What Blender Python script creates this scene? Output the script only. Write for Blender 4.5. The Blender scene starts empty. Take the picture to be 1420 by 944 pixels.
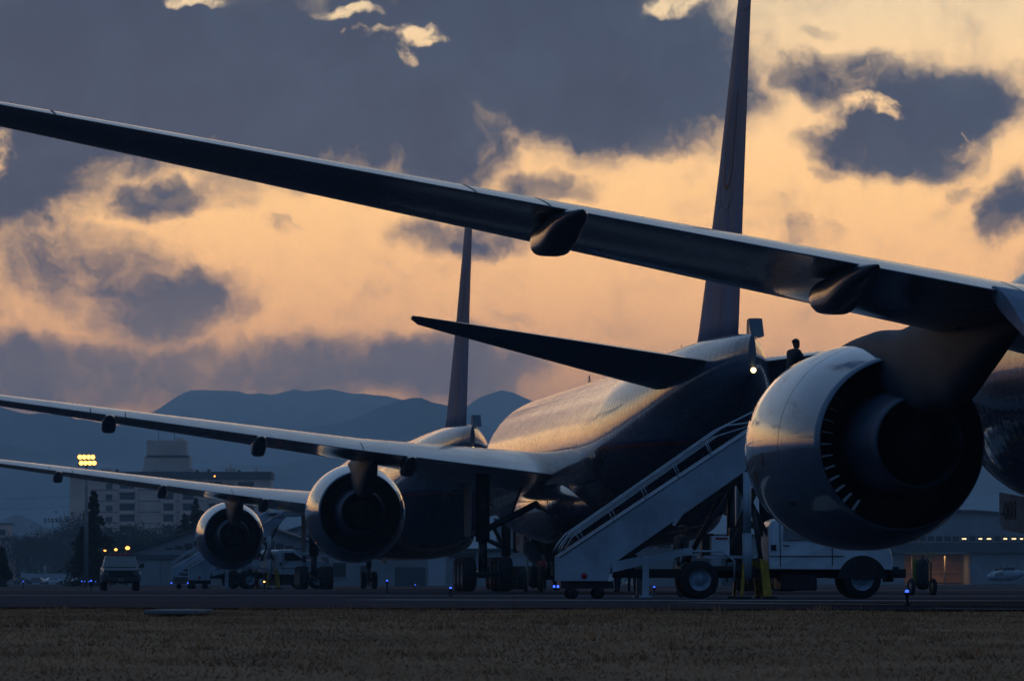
import bpy, bmesh, math, random
import numpy as np
from mathutils import Vector, Matrix
random.seed(7); rng = np.random.default_rng(7)
PI = math.pi; R = math.radians
SC = bpy.context.scene
COL = SC.collection
F = 6800.0; HC = 0.4          # focal length in photograph pixels, camera height over the apron

# ------------------------------------------------------------------ camera
cd = bpy.data.cameras.new('camera'); cam = bpy.data.objects.new('camera', cd); COL.objects.link(cam)
cam.location = (0, 0, HC); cam.rotation_euler = (R(90) + math.atan(335/F), 0, 0)
cd.sensor_width = 36; cd.lens = 36*F/1420
cd.clip_start = 0.5; cd.clip_end = 60000
cd.dof.use_dof = True; cd.dof.focus_distance = 120; cd.dof.aperture_fstop = 7.1
SC.camera = cam
SC.view_settings.view_transform = 'Standard'; SC.view_settings.look = 'None'
SC.view_settings.exposure = 0.3; SC.view_settings.gamma = 1.0
SC.cycles.use_denoising = True
SC.cycles.max_bounces = 6; SC.cycles.diffuse_bounces = 3; SC.cycles.glossy_bounces = 4
SC.cycles.volume_bounces = 0
SC.cycles.sample_clamp_indirect = 4

# ------------------------------------------------------------------ node helper
class NT:
    def __init__(s, tree): s.t = tree; s.n = tree.nodes; s.l = tree.links
    def put(s, sock, v):
        if isinstance(v, bpy.types.NodeSocket): s.l.new(v, sock)
        elif isinstance(v, (tuple, list)):
            if len(sock.default_value) == 4 and len(v) == 3: v = (*v, 1)
            sock.default_value = v
        else: sock.default_value = v
    def m(s, op, a, b=0.0, c=0.0, clamp=False):
        n = s.n.new('ShaderNodeMath'); n.operation = op; n.use_clamp = clamp
        s.put(n.inputs[0], a); s.put(n.inputs[1], b); s.put(n.inputs[2], c); return n.outputs[0]
    def v(s, op, a, b=(0, 0, 0), c=None):
        n = s.n.new('ShaderNodeVectorMath'); n.operation = op
        s.put(n.inputs[0], a); s.put(n.inputs[1], b)
        if c is not None: s.put(n.inputs[2], c)
        return n.outputs['Value'] if op in ('LENGTH', 'DOT_PRODUCT', 'DISTANCE') else n.outputs[0]
    def mix(s, f, a, b, mode='MIX'):
        n = s.n.new('ShaderNodeMix'); n.data_type = 'RGBA'; n.blend_type = mode
        s.put(n.inputs[0], f); s.put(n.inputs[6], a); s.put(n.inputs[7], b); return n.outputs[2]
    def noise(s, vec, scale, detail=4, rough=.55, out=0, dist=0):
        n = s.n.new('ShaderNodeTexNoise'); s.put(n.inputs['Vector'], vec)
        n.inputs['Scale'].default_value = scale; n.inputs['Detail'].default_value = detail
        n.inputs['Roughness'].default_value = rough; n.inputs['Distortion'].default_value = dist
        return n.outputs[out]
    def ss(s, x, a, b, lo=0.0, hi=1.0, kind='SMOOTHSTEP'):
        n = s.n.new('ShaderNodeMapRange'); n.interpolation_type = kind
        for k, q in zip((0, 1, 2, 3, 4), (x, a, b, lo, hi)): s.put(n.inputs[k], q)
        return n.outputs[0]
    def ramp(s, x, stops):
        n = s.n.new('ShaderNodeValToRGB'); s.put(n.inputs[0], x); e = n.color_ramp.elements
        while len(e) < len(stops): e.new(.5)
        for q, (p, c) in zip(e, stops): q.position = p; q.color = (*c, 1)
        return n.outputs[0]
    def xyz(s, v):
        n = s.n.new('ShaderNodeSeparateXYZ'); s.put(n.inputs[0], v); return n.outputs
    def comb(s, x, y, z):
        n = s.n.new('ShaderNodeCombineXYZ'); s.put(n.inputs[0], x); s.put(n.inputs[1], y); s.put(n.inputs[2], z); return n.outputs[0]

# ------------------------------------------------------------------ sky (world)
SUN_AZ, SUN_EL = R(-6), R(3.5)
W = bpy.data.worlds.new('World'); SC.world = W; W.use_nodes = True
W.node_tree.nodes.clear(); g = NT(W.node_tree)
tc = g.n.new('ShaderNodeTexCoord').outputs['Generated']
d = g.v('NORMALIZE', tc)
dx, dy, dz = g.xyz(d)
el = g.m('MULTIPLY', g.m('ARCSINE', dz), 180/PI)
# facing the glow: 1 towards the afterglow, -1 behind
hl = g.m('SQRT', g.m('ADD', g.m('MULTIPLY', dx, dx), g.m('MULTIPLY', dy, dy)))
fa = g.m('DIVIDE', g.m('ADD', g.m('MULTIPLY', dx, math.sin(SUN_AZ)), g.m('MULTIPLY', dy, math.cos(SUN_AZ))), g.m('MAXIMUM', hl, .01))
elr = g.m('DIVIDE', el, 90.0, clamp=True)
warm = g.ramp(elr, [(0, (2.6, 1.15, .40)), (.030, (3.3, 1.55, .47)), (.050, (2.55, 1.40, .45)), (.077, (1.40, 1.04, .57)), (.098, (.48, .48, .46)),
                    (.135, (.26, .32, .40)), (.26, (.16, .25, .39)), (1, (.04, .10, .21))])
cool = g.ramp(elr, [(0, (.040, .075, .15)), (.06, (.055, .105, .20)), (.25, (.055, .12, .25)), (1, (.04, .10, .21))])
clear = g.mix(g.ss(fa, .42, .965), cool, warm)
# cloud field laid out over the sky in angles (tangent units of 1/1000 of the frame scale)
yy = g.m('MAXIMUM', dy, .05)
u = g.m('MULTIPLY', g.m('DIVIDE', dx, yy), F/1000)
v = g.m('MULTIPLY', g.m('DIVIDE', dz, yy), F/1000)
uv = g.comb(u, v, 0.0)
w1 = g.noise(uv, 3.2, 5, .6, out=1); w2 = g.noise(uv, 14, 4, .6, out=1)
uvw = g.v('ADD', uv, g.v('ADD', g.v('MULTIPLY', g.v('SUBTRACT', w1, (.5, .5, .5)), (.20, .15, 0)),
                         g.v('MULTIPLY', g.v('SUBTRACT', w2, (.5, .5, .5)), (.06, .05, 0))))
B = [(120, 90, 330, 135, 1.5), (430, 110, 300, 125, 1.4), (330, 175, 330, 60, 1.0), (700, 40, 260, 130, 1.5), (820, 100, 230, 105, 1.4), (620, 200, 110, 70, 1.1),
     (930, 110, 130, 62, 1.1), (40, 235, 110, 95, 1.2), (-60, 200, 200, 120, 1.2), (700, 195, 60, 30, .8),
     (215, 280, 75, 34, .85), (305, 262, 50, 40, .55), (375, 312, 25, 16, .55), (110, 250, 60, 26, .5),
     (110, 385, 130, 62, .78), (215, 430, 120, 48, .88), (60, 425, 120, 40, .5), (150, 470, 60, 22, .6),
     (60, 520, 230, 55, 1.0), (300, 515, 150, 40, .9), (480, 520, 190, 44, 1.0), (640, 515, 130, 45, 1.0), (700, 450, 50, 14, .4),
     (650, 328, 110, 28, .9), (755, 262, 58, 26, .8), (1180, 92, 95, 42, 1.0), (1300, 140, 130, 62, 1.15), (1235, 190, 120, 46, 1.0), (1370, 145, 45, 60, .8),
     (1062, 70, 50, 70, .42), (1150, 228, 45, 16, .55), (1200, 226, 30, 20, .6), (1415, 290, 45, 55, .95), (1090, 322, 40, 26, .38), (1140, 320, 32, 20, .38),
     (1350, 258, 25, 18, .42), (1155, 18, 20, 10, .5), (1210, 130, 50, 30, .5), (1500, 420, 90, 60, .7), (1600, 150, 150, 90, 1.2), (-250, 380, 200, 70, 1), (-260, 80, 260, 150, 1.3)]
fld = None
for cx, cy, rx, ry, wt in B:
    q = g.v('MULTIPLY', g.v('SUBTRACT', uvw, ((cx-710)/1000, (807-cy)/1000, 0)), (1000/rx, 1000/ry, 0))
    b = g.ss(g.v('DOT_PRODUCT', q, q), 0, 2.2, wt, 0)
    fld = b if fld is None else g.m('MAXIMUM', fld, b) if wt < .7 else g.m('SMOOTH_MAX', fld, b, .25)
gaps = None
for cx, cy, rx, ry, wt in [(575, 62, 44, 13, 1.0), (515, 45, 40, 8, .8), (548, 92, 14, 16, .8), (492, 12, 34, 10, .8), (285, -4, 40, 9, .9), (925, 5, 26, 10, .8), (1225, 135, 34, 12, .7), (1330, 180, 20, 14, .5), (10, 215, 26, 40, .5)]:
    q = g.v('MULTIPLY', g.v('SUBTRACT', uvw, ((cx-710)/1000, (807-cy)/1000, 0)), (1000/rx, 1000/ry, 0))
    b = g.ss(g.v('DOT_PRODUCT', q, q), 0, 2.6, wt*1.6, 0)
    gaps = b if gaps is None else g.m('MAXIMUM', gaps, b)
n1 = g.noise(uvw, 9, 7, .62); n2 = g.noise(uvw, 26, 7, .65)
core = fld
fld = g.m('SUBTRACT', g.m('MINIMUM', fld, 1.22), g.m('MULTIPLY', gaps, g.ss(g.noise(uvw, 22, 6, .65), .35, .65, .2, .8)))
fld = g.m('ADD', fld, g.m('MULTIPLY', g.m('SUBTRACT', n1, .5), 1.35))
fld = g.m('ADD', fld, g.m('MULTIPLY', g.m('SUBTRACT', n2, .5), .55))
# the rest of the sky: broken cloud deck
pl = g.v('DIVIDE', d, g.comb(g.m('ADD', g.m('ABSOLUTE', dz), .13), g.m('ADD', g.m('ABSOLUTE', dz), .13), g.m('ADD', g.m('ABSOLUTE', dz), .13)))
gn = g.noise(pl, 1.5, 7, .6, dist=.3)
gf = g.m('MULTIPLY', g.m('SUBTRACT', gn, .52), 7.0)
ang = g.v('DOT_PRODUCT', d, (0, math.cos(R(3.2)), math.sin(R(3.2))))
near = g.ss(ang, math.cos(R(15)), math.cos(R(8.2)))
fld = g.m('ADD', g.m('MULTIPLY', fld, near), g.m('MULTIPLY', gf, g.m('SUBTRACT', 1.0, near)))
mask = g.ss(fld, .10, 1.02)
n3 = g.noise(uvw, 4.2, 8, .62)
core = g.m('ADD', g.m('MULTIPLY', core, .75), g.m('MULTIPLY', g.m('SUBTRACT', n3, .5), 1.0))
dens = g.m('MULTIPLY', g.ss(fld, .3, 1.0), g.ss(g.m('ADD', g.m('MULTIPLY', core, near), g.m('SUBTRACT', 1.0, near)), .15, .95, .45, 1.0))
low = g.ss(el, 1.8, 4.2)      # 0 low clouds (mauve), 1 high (slate blue)
var = g.noise(uvw, 5.5, 8, .66)
thin = g.mix(low, (1.3, .72, .36), (.15, .155, .175))
thick = g.mix(low, (.38, .30, .30), (.000, .018, .060))
thick = g.mix(g.ss(var, .35, .68), thick, g.mix(low, (.74, .50, .36), (.016, .050, .100)))
ccol = g.mix(dens, thin, thick)
ccol = g.mix(g.ss(fa, -.5, .8), g.mix(.8, ccol, (.03, .065, .13)), ccol)
sky = g.mix(g.m('MULTIPLY', mask, .97), clear, ccol)
ns = g.n.new('ShaderNodeTexSky'); ns.sky_type = 'NISHITA'; ns.sun_disc = False
ns.sun_elevation = R(1.5); ns.sun_rotation = SUN_AZ; ns.air_density = 1.2; ns.dust_density = 2
sky = g.mix(.002, sky, ns.outputs[0])
# below the horizon: dark ground tone
sky = g.mix(g.ss(dz, -.012, -.001), (.01, .012, .016), sky)
bg = g.n.new('ShaderNodeBackground'); g.put(bg.inputs[0], sky); bg.inputs[1].default_value = 1.0
wo = g.n.new('ShaderNodeOutputWorld'); g.l.new(bg.outputs[0], wo.inputs[0])
W.cycles.sampling_method = 'MANUAL'; W.cycles.sample_map_resolution = 1024

sl = bpy.data.lights.new('sun', 'SUN'); sun = bpy.data.objects.new('sun', sl); COL.objects.link(sun)
sl.energy = 0.03; sl.angle = R(12); sl.color = (1, .55, .28)
sun.rotation_euler = Vector((math.sin(SUN_AZ)*math.cos(SUN_EL), math.cos(SUN_AZ)*math.cos(SUN_EL), math.sin(SUN_EL))).to_track_quat('Z', 'Y').to_euler()

# ------------------------------------------------------------------ materials
MATS = {}
def mat(name, col, rough=.6, metal=0, coat=0, var=.12, vscale=2.0, bump=0, bscale=20, emit=None, estr=0, spec=.5, stretch=None, coatr=.05, rvar=.0):
    if name in MATS: return MATS[name]
    m = bpy.data.materials.new(name); m.use_nodes = True; m.node_tree.nodes.clear(); q = NT(m.node_tree)
    p = q.n.new('ShaderNodeBsdfPrincipled'); o = q.n.new('ShaderNodeOutputMaterial'); q.l.new(p.outputs[0], o.inputs[0])
    oc = q.n.new('ShaderNodeTexCoord').outputs['Object']
    if stretch: oc = q.v('MULTIPLY', oc, stretch)
    n = q.noise(oc, vscale, 6, .6)
    dark = tuple(c*(1-var*2) for c in col); lite = tuple(min(1, c*(1+var)) for c in col)
    q.put(p.inputs['Base Color'], q.mix(q.ss(n, .3, .7), dark, lite))
    p.inputs['Metallic'].default_value = metal; p.inputs['Specular IOR Level'].default_value = spec
    q.put(p.inputs['Roughness'], q.ss(n, .3, .7, max(.02, rough-rvar), rough+rvar) if rvar else rough)
    p.inputs['Coat Weight'].default_value = coat; p.inputs['Coat Roughness'].default_value = coatr
    if bump:
        b = q.n.new('ShaderNodeBump'); b.inputs['Strength'].default_value = bump; b.inputs['Distance'].default_value = .05
        q.put(b.inputs['Height'], q.noise(oc, bscale, 5, .6)); q.l.new(b.outputs[0], p.inputs['Normal'])
    if emit:
        p.inputs['Emission Color'].default_value = (*emit, 1); p.inputs['Emission Strength'].default_value = estr
    MATS[name] = m; return m
def fuselage_mat():
    """grey over navy with a red stripe; oval windows, skin panel joints"""
    m = bpy.data.materials.new('aircraft_livery'); m.use_nodes = True; m.node_tree.nodes.clear(); q = NT(m.node_tree)
    p = q.n.new('ShaderNodeBsdfPrincipled'); o = q.n.new('ShaderNodeOutputMaterial'); q.l.new(p.outputs[0], o.inputs[0])
    oc = q.n.new('ShaderNodeTexCoord').outputs['Object']; x, y, z = q.xyz(oc)
    n = q.noise(q.v('MULTIPLY', oc, (1, .25, 1)), 1.6, 6, .65)
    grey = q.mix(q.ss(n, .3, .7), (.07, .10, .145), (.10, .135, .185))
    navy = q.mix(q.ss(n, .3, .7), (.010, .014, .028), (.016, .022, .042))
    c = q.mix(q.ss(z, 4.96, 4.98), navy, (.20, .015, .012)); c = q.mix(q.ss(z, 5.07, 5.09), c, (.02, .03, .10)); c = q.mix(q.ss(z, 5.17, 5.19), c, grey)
    # panel joints
    fy = q.m('FRACT', q.m('DIVIDE', y, 2.9)); jl = q.m('LESS_THAN', fy, .012)
    fz = q.m('FRACT', q.m('DIVIDE', q.m('ADD', z, .3), 1.15)); jz = q.m('LESS_THAN', fz, .012)
    j = q.m('MAXIMUM', jl, jz)
    c = q.mix(q.m('MULTIPLY', j, .65), c, (.02, .02, .025))
    # cabin windows
    wy = q.m('SUBTRACT', q.m('FRACT', q.m('DIVIDE', y, .533)), .5); wz = q.m('SUBTRACT', z, 5.72)
    e2 = q.m('ADD', q.m('POWER', q.m('MULTIPLY', wy, .533/.125), 2.0), q.m('POWER', q.m('DIVIDE', wz, .19), 2.0))
    win = q.m('MULTIPLY', q.m('LESS_THAN', e2, 1.0), q.m('MULTIPLY', q.m('GREATER_THAN', y, -17.0), q.m('LESS_THAN', y, 23.0)))
    c = q.mix(win, c, (.012, .014, .018))
    q.put(p.inputs['Base Color'], c)
    q.put(p.inputs['Roughness'], q.ss(n, .3, .7, .20, .30)); p.inputs['Metallic'].default_value = 0; p.inputs['Specular IOR Level'].default_value = .15
    p.inputs['Coat Weight'].default_value = .8; p.inputs['Coat Roughness'].default_value = .03
    b = q.n.new('ShaderNodeBump'); b.inputs['Strength'].default_value = .25; b.inputs['Distance'].default_value = .03
    # frames pull the skin in between: ribs every half metre
    rib = q.m('SINE', q.m('MULTIPLY', y, 2*PI/.533)); h = q.m('ADD', q.m('MULTIPLY', rib, .13), q.m('MULTIPLY', q.noise(oc, .25, 0, .5), .3))
    q.put(b.inputs['Height'], h); q.l.new(b.outputs[0], p.inputs['Normal']); q.l.new(b.outputs[0], p.inputs['Coat Normal'])
    return m
M = dict(
    livery=fuselage_mat(),
    cowl=mat('cowl_paint', (.12, .155, .20), .14, .12, 1.0, .08, .9, bump=.02, bscale=3, coatr=.02, rvar=.03),
    wingp=mat('wing_paint', (.09, .105, .13), .32, .2, .7, .18, .8, stretch=(1, .5, 1), coatr=.09, rvar=.07, bump=.03, bscale=4),
    flap=mat('flap_paint', (.20, .26, .34), .6, .0, .0, .12, 1.2, coatr=.15),
    fair=mat('fairing_paint', (.09, .10, .12), .28, .1, .6, .1, 1.5, coatr=.08),
    pylon=mat('pylon_paint', (.045, .055, .072), .6, 0, .0, .12, 1.0, spec=.12),
    fin=mat('fin_paint', (.085, .145, .235), .6, .0, .0, .14, 1.0, spec=.08, coatr=.2, rvar=.05, stretch=(1, 1, .3)),
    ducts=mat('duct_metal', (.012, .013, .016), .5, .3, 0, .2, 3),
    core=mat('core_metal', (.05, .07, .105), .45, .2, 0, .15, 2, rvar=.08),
    lit_vane=mat('lit_vane_white', (.82, .84, .88), .35, 0, 0, .1, 2),  # near-white: the light on the vanes is put into the colour
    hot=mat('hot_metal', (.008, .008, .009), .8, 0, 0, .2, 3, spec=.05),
    gearm=mat('gear_metal', (.035, .037, .042), .45, .4, 0, .2, 5),
    gearw=mat('gear_white', (.12, .13, .14), .8, 0, 0, .15, 3),
    tyre=mat('tyre_rubber', (.012, .012, .013), .85, 0, 0, .2, 6, bump=.2),
    hub=mat('hub_metal', (.18, .2, .22), .5, .3, 0, .2, 6),
    hubb=mat('hub_painted', (.25, .33, .40), .5, 0, 0, .15, 6),
    seam=mat('seam_dark', (.01, .011, .014), .7),
    emb=mat('emblem_outline', (.20, .21, .23), .6, spec=.1),
    red=mat('emblem_red', (.12, .03, .03), .6, spec=.1), white=mat('emblem_white', (.45, .46, .48), .4), blue=mat('emblem_blue', (.02, .04, .14), .6, spec=.1),
    dark=mat('chassis_black', (.012, .013, .015), .6, 0, 0, .2, 4),
    truck=mat('truck_white', (.62, .68, .72), .35, 0, .6, .10, 1.5, coatr=.1),
    stairp=mat('stair_paint', (.36, .42, .47), .45, 0, .2, .14, 1.2, rvar=.08),
    rail=mat('rail_metal', (.42, .46, .5), .3, .4, 0, .1, 4),
    glass=mat('dark_glass', (.02, .03, .035), .08, 0, 1, .1, 1, coatr=.02),
    yellow=mat('safety_yellow', (.55, .33, .02), .5, 0, 0, .2, 4),
    redp=mat('red_paint', (.32, .02, .02), .4), orange=mat('orange_paint', (.7, .25, .03), .5),
    concrete=mat('concrete', (.17, .165, .16), .85, 0, 0, .18, 1.2, bump=.1),
    lampw=mat('lamp_warm', (.8, .6, .3), .5, emit=(1, .42, .07), estr=4.5), lampo=mat('lamp_orange', (.8, .5, .2), .5, emit=(1, .36, .06), estr=4),
    lampb=mat('lamp_blue', (.1, .2, .9), .5, emit=(.05, .13, 1), estr=1.6), lampa=mat('lamp_amber', (.9, .4, .1), .5, emit=(1, .35, .08), estr=7),
    lampt=mat('lamp_tail', (1, .9, .7), .5, emit=(1, .62, .22), estr=6), lampwin=mat('lit_window', (.9, .8, .5), .5, emit=(1, .8, .42), estr=1.6),
)

# ------------------------------------------------------------------ mesh builder
class MB:
    def __init__(s): s.v = []; s.f = []; s.sm = []
    def add(s, vs, fs, smooth=True):
        o = len(s.v); s.v += [tuple(p) for p in vs]; s.f += [tuple(i+o for i in f) for f in fs]; s.sm += [smooth]*len(fs); return s
    def box(s, c, size, rz=0, mtx=None):
        hx, hy, hz = [q/2 for q in size]
        vs = [Vector((x*hx, y*hy, z*hz)) for z in (-1, 1) for x, y in ((-1, -1), (1, -1), (1, 1), (-1, 1))]
        r = mtx or Matrix.Rotation(rz, 3, 'Z'); vs = [r @ p + Vector(c) for p in vs]
        return s.add(vs, [(3, 2, 1, 0), (4, 5, 6, 7), (0, 1, 5, 4), (1, 2, 6, 5), (2, 3, 7, 6), (3, 0, 4, 7)], False)
    def rings(s, rs, closed=True, cap=True, smooth=True):
        n = len(rs[0]); vs = [p for r in rs for p in r]; fs = []
        for i in range(len(rs)-1):
            for j in range(n if closed else n-1):
                k = (j+1) % n; fs.append((i*n+j, i*n+k, (i+1)*n+k, (i+1)*n+j))
        s.add(vs, fs, smooth)
        if cap: s.add(rs[0], [tuple(range(n))[::-1]], False); s.add(rs[-1], [tuple(range(n))], False)
        return s
    def tube(s, pts, r, n=8, cap=True):
        pts = [Vector(p) for p in pts]; rr = r if isinstance(r, (list, tuple)) else [r]*len(pts); rs = []
        for i, p in enumerate(pts):
            t = (pts[min(i+1, len(pts)-1)]-pts[max(i-1, 0)]).normalized()
            a = t.orthogonal().normalized() if abs(t.z) > .98 else t.cross(Vector((0, 0, 1))).normalized(); b = t.cross(a)
            rs.append([p+(a*math.cos(2*PI*j/n)+b*math.sin(2*PI*j/n))*rr[i] for j in range(n)])
        return s.rings(rs, cap=cap)
    def lathe(s, prof, c, axis='y', n=48, a0=0, a1=2*PI):
        """prof: (position along axis, radius)"""
        full = abs(a1-a0-2*PI) < 1e-6; rs = []
        for p, r in prof:
            ring = []
            for j in range(n if full else n+1):
                a = a0+(a1-a0)*j/n; ca, sa = math.cos(a)*r, math.sin(a)*r
                ring.append({'y': (c[0]+ca, c[1]+p, c[2]+sa), 'x': (c[0]+p, c[1]+ca, c[2]+sa), 'z': (c[0]+ca, c[1]+sa, c[2]+p)}[axis])
            rs.append(ring)
        return s.rings(rs, closed=full, cap=False)
    def prism(s, poly, axis, a, b, smooth=False):
        """poly in the plane normal to axis: axis y -> (x,z), x -> (y,z), z -> (x,y)"""
        def P(p, t): return {'y': (p[0], t, p[1]), 'x': (t, p[0], p[1]), 'z': (p[0], p[1], t)}[axis]
        n = len(poly); vs = [P(p, a) for p in poly]+[P(p, b) for p in poly]
        s.add(vs, [tuple(range(n))[::-1], tuple(range(n, 2*n))]+[(j, (j+1) % n, n+(j+1) % n, n+j) for j in range(n)], smooth); return s
    def ball(s, c, r, n=12, m=8):
        r = r if isinstance(r, (tuple, list)) else (r, r, r)
        rs = [[(c[0]+r[0]*math.sin(PI*i/m)*math.cos(2*PI*j/n), c[1]+r[1]*math.sin(PI*i/m)*math.sin(2*PI*j/n), c[2]+r[2]*math.cos(PI*i/m)) for j in range(n)] for i in range(1, m)]
        s.rings(rs, cap=False); top = (c[0], c[1], c[2]+r[2]); bot = (c[0], c[1], c[2]-r[2])
        s.add([top]+rs[0], [(0, j+1, (j+1) % n+1) for j in range(n)]); s.add([bot]+rs[-1], [(0, (j+1) % n+1, j+1) for j in range(n)]); return s
    def build(s, name, m, parent=None, bevel=0, fix=True, **kw):
        me = bpy.data.meshes.new(name); me.from_pydata(s.v, [], s.f)
        me.polygons.foreach_set('use_smooth', s.sm); me.update()
        if fix and len(s.f) < 60000:
            b = bmesh.new(); b.from_mesh(me); bmesh.ops.remove_doubles(b, verts=b.verts, dist=1e-5)
            bmesh.ops.recalc_face_normals(b, faces=b.faces); b.to_mesh(me); b.free()
        me.materials.append(m if not isinstance(m, str) else M[m])
        o = bpy.data.objects.new(name, me); COL.objects.link(o)
        if parent: o.parent = parent
        if bevel:
            q = o.modifiers.new('bevel', 'BEVEL'); q.width = bevel; q.segments = 2; q.limit_method = 'ANGLE'; q.angle_limit = R(40)
        for k, x in kw.items(): o[k] = x
        return o
def thing(name, label, cat, loc=(0, 0, 0), rz=0, group=None):
    o = bpy.data.objects.new(name, None); COL.objects.link(o); o.empty_display_size = .5
    o.location = loc; o.rotation_euler = (0, 0, rz); o['label'] = label; o['category'] = cat
    if group: o['group'] = group
    return o
def tag(o, label, cat, group=None):
    o['label'] = label; o['category'] = cat
    if group: o['group'] = group
    return o
def copy_tree(o, parent=None):
    c = o.copy(); COL.objects.link(c); c.parent = parent
    for ch in [x for x in bpy.data.objects if x.parent == o]: copy_tree(ch, c)
    return c
def X(px, D): return (px-710)*D/F
def Z(py, D): return (807-py)*D/F+HC
def pchip(xs, ys, x):
    xs, ys, x = map(lambda a: np.asarray(a, float), (xs, ys, x)); h = np.diff(xs); dl = np.diff(ys)/h
    m = np.zeros_like(ys); m[0], m[-1] = dl[0], dl[-1]
    for i in range(1, len(xs)-1):
        if dl[i-1]*dl[i] > 0: w1, w2 = 2*h[i]+h[i-1], h[i]+2*h[i-1]; m[i] = (w1+w2)/(w1/dl[i-1]+w2/dl[i])
    k = np.clip(np.searchsorted(xs, x)-1, 0, len(h)-1); t = (x-xs[k])/h[k]
    return (2*t**3-3*t**2+1)*ys[k]+(t**3-2*t**2+t)*h[k]*m[k]+(-2*t**3+3*t**2)*ys[k+1]+(t**3-t**2)*h[k]*m[k+1]

# ------------------------------------------------------------------ ground
def ground_z(y):
    return float(np.interp(y, [-50, 20, 30, 48, 62, 76], [-1.15, -1.12, -.95, -.42, -.12, -.03]))
def edge_y(x): return 76-x*.45          # where the grass meets the apron
gm = bpy.data.materials.new('dry_grass_soil'); gm.use_nodes = True; gm.node_tree.nodes.clear(); q = NT(gm.node_tree)
p = q.n.new('ShaderNodeBsdfPrincipled'); o = q.n.new('ShaderNodeOutputMaterial'); q.l.new(p.outputs[0], o.inputs[0])
pos = q.n.new('ShaderNodeNewGeometry').outputs['Position']
a = q.noise(pos, .35, 6, .6); b = q.noise(pos, 6, 6, .7)
c = q.mix(q.ss(a, .35, .65), (.26, .125, .055), (.36, .18, .085)); c = q.mix(q.ss(b, .45, .75, 0, .4), c, (.03, .024, .018))
q.put(p.inputs['Base Color'], c); p.inputs['Roughness'].default_value = .95; p.inputs['Specular IOR Level'].default_value = .15
bn = q.n.new('ShaderNodeBump'); bn.inputs['Strength'].default_value = .8; bn.inputs['Distance'].default_value = .06
q.put(bn.inputs['Height'], b); q.l.new(bn.outputs[0], p.inputs['Normal'])
mb = MB(); xs = [-30000, -3000, -300]+list(np.arange(-40, 41, 2.0))+[300, 3000, 30000]
rows = [(-50, 0), (10, 0), (20, 0), (26, 0)]+[(t, 0) for t in range(30, 60, 2)]
rs = []
for yv, _ in rows: rs.append([(x, yv, ground_z(yv)) for x in xs])
for k in np.linspace(0, 1, 10):           # up to the slanted apron edge
    rs.append([(x, 60+k*(edge_y(max(-40, min(40, x)))-60), ground_z(60+k*16)) for x in xs])
rs.append([(x, edge_y(max(-40, min(40, x)))+4, -.03) for x in xs]); rs.append([(x, 40000, -.03) for x in xs])
mb.rings(rs, closed=False, cap=False).build('ground', gm, fix=False, kind='structure')
# apron: one sheet from the grass to far beyond the hangars
am = bpy.data.materials.new('asphalt'); am.use_nodes = True; am.node_tree.nodes.clear(); q = NT(am.node_tree)
p = q.n.new('ShaderNodeBsdfPrincipled'); o = q.n.new('ShaderNodeOutputMaterial'); q.l.new(p.outputs[0], o.inputs[0])
pos = q.n.new('ShaderNodeNewGeometry').outputs['Position']
a = q.noise(pos, .12, 6, .65); b = q.noise(q.v('MULTIPLY', pos, (1, .08, 1)), .6, 5, .6); s2 = q.noise(pos, 12, 4, .6)
c = q.mix(q.ss(a, .35, .65), (.012, .018, .030), (.022, .032, .050)); c = q.mix(q.ss(b, .5, .72, 0, .55), c, (.025, .026, .03))
px_, py_, _ = q.xyz(pos)
jt = q.m('MAXIMUM', q.m('LESS_THAN', q.m('FRACT', q.m('DIVIDE', py_, 7.5)), .02), q.m('LESS_THAN', q.m('FRACT', q.m('DIVIDE', px_, 7.5)), .012))
c = q.mix(q.m('MULTIPLY', jt, .8), c, (.015, .015, .017))
q.put(p.inputs['Base Color'], c); p.inputs['Roughness'].default_value = .9
p.inputs['Specular IOR Level'].default_value = .02
bn = q.n.new('ShaderNodeBump'); bn.inputs['Strength'].default_value = .35; bn.inputs['Distance'].default_value = .02
q.put(bn.inputs['Height'], s2); q.l.new(bn.outputs[0], p.inputs['Normal'])
mb = MB(); xs2 = [-700]+list(np.arange(-40, 41, .5))+[700]
mb.rings([[(x, edge_y(max(-40, min(40, x)))-.2+.5*math.sin(x*1.7)+.4*math.sin(x*.6+1), 0) for x in xs2], [(x, 1100, 0) for x in xs2]], closed=False, cap=False)
mb.build('apron', am, fix=False, kind='structure')
paint = mat('line_paint', (.26, .25, .22), .7, var=.25, vscale=3)
def line(name, pts, w, m):
    b = MB(); L = []; Rr = []
    for i, (x, y) in enumerate(pts):
        x2, y2 = pts[min(i+1, len(pts)-1)]; x1, y1 = pts[max(i-1, 0)]; t = Vector((x2-x1, y2-y1)).normalized(); nn = Vector((-t.y, t.x))*w/2
        L.append((x+nn.x, y+nn.y, .005)); Rr.append((x-nn.x, y-nn.y, .005))
    return b.rings([L, Rr], closed=False, cap=False).build(name, m, fix=False, kind='structure')
line('apron_line', [(X(960, 96), 96), (X(1250, 88), 88), (14, 82)], 1.0, paint)
line('apron_line', [(X(500, 112), 112.5), (X(800, 110), 110), (X(1420, 108), 106), (40, 100)], 2.6, paint)
line('apron_line', [(X(-60, 148), 152), (X(520, 146), 148), (X(1500, 144), 142)], 2.5, paint)
line('apron_line', [(X(-60, 260), 262), (X(1500, 250), 250)], 5, paint)
line('apron_line', [(X(1290, 74), 74.0), (X(1480, 73), 72.5)], .7, paint)
line('taxi_line', [(-60, 330), (60, 322)], 1.5, M['yellow'])

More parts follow.
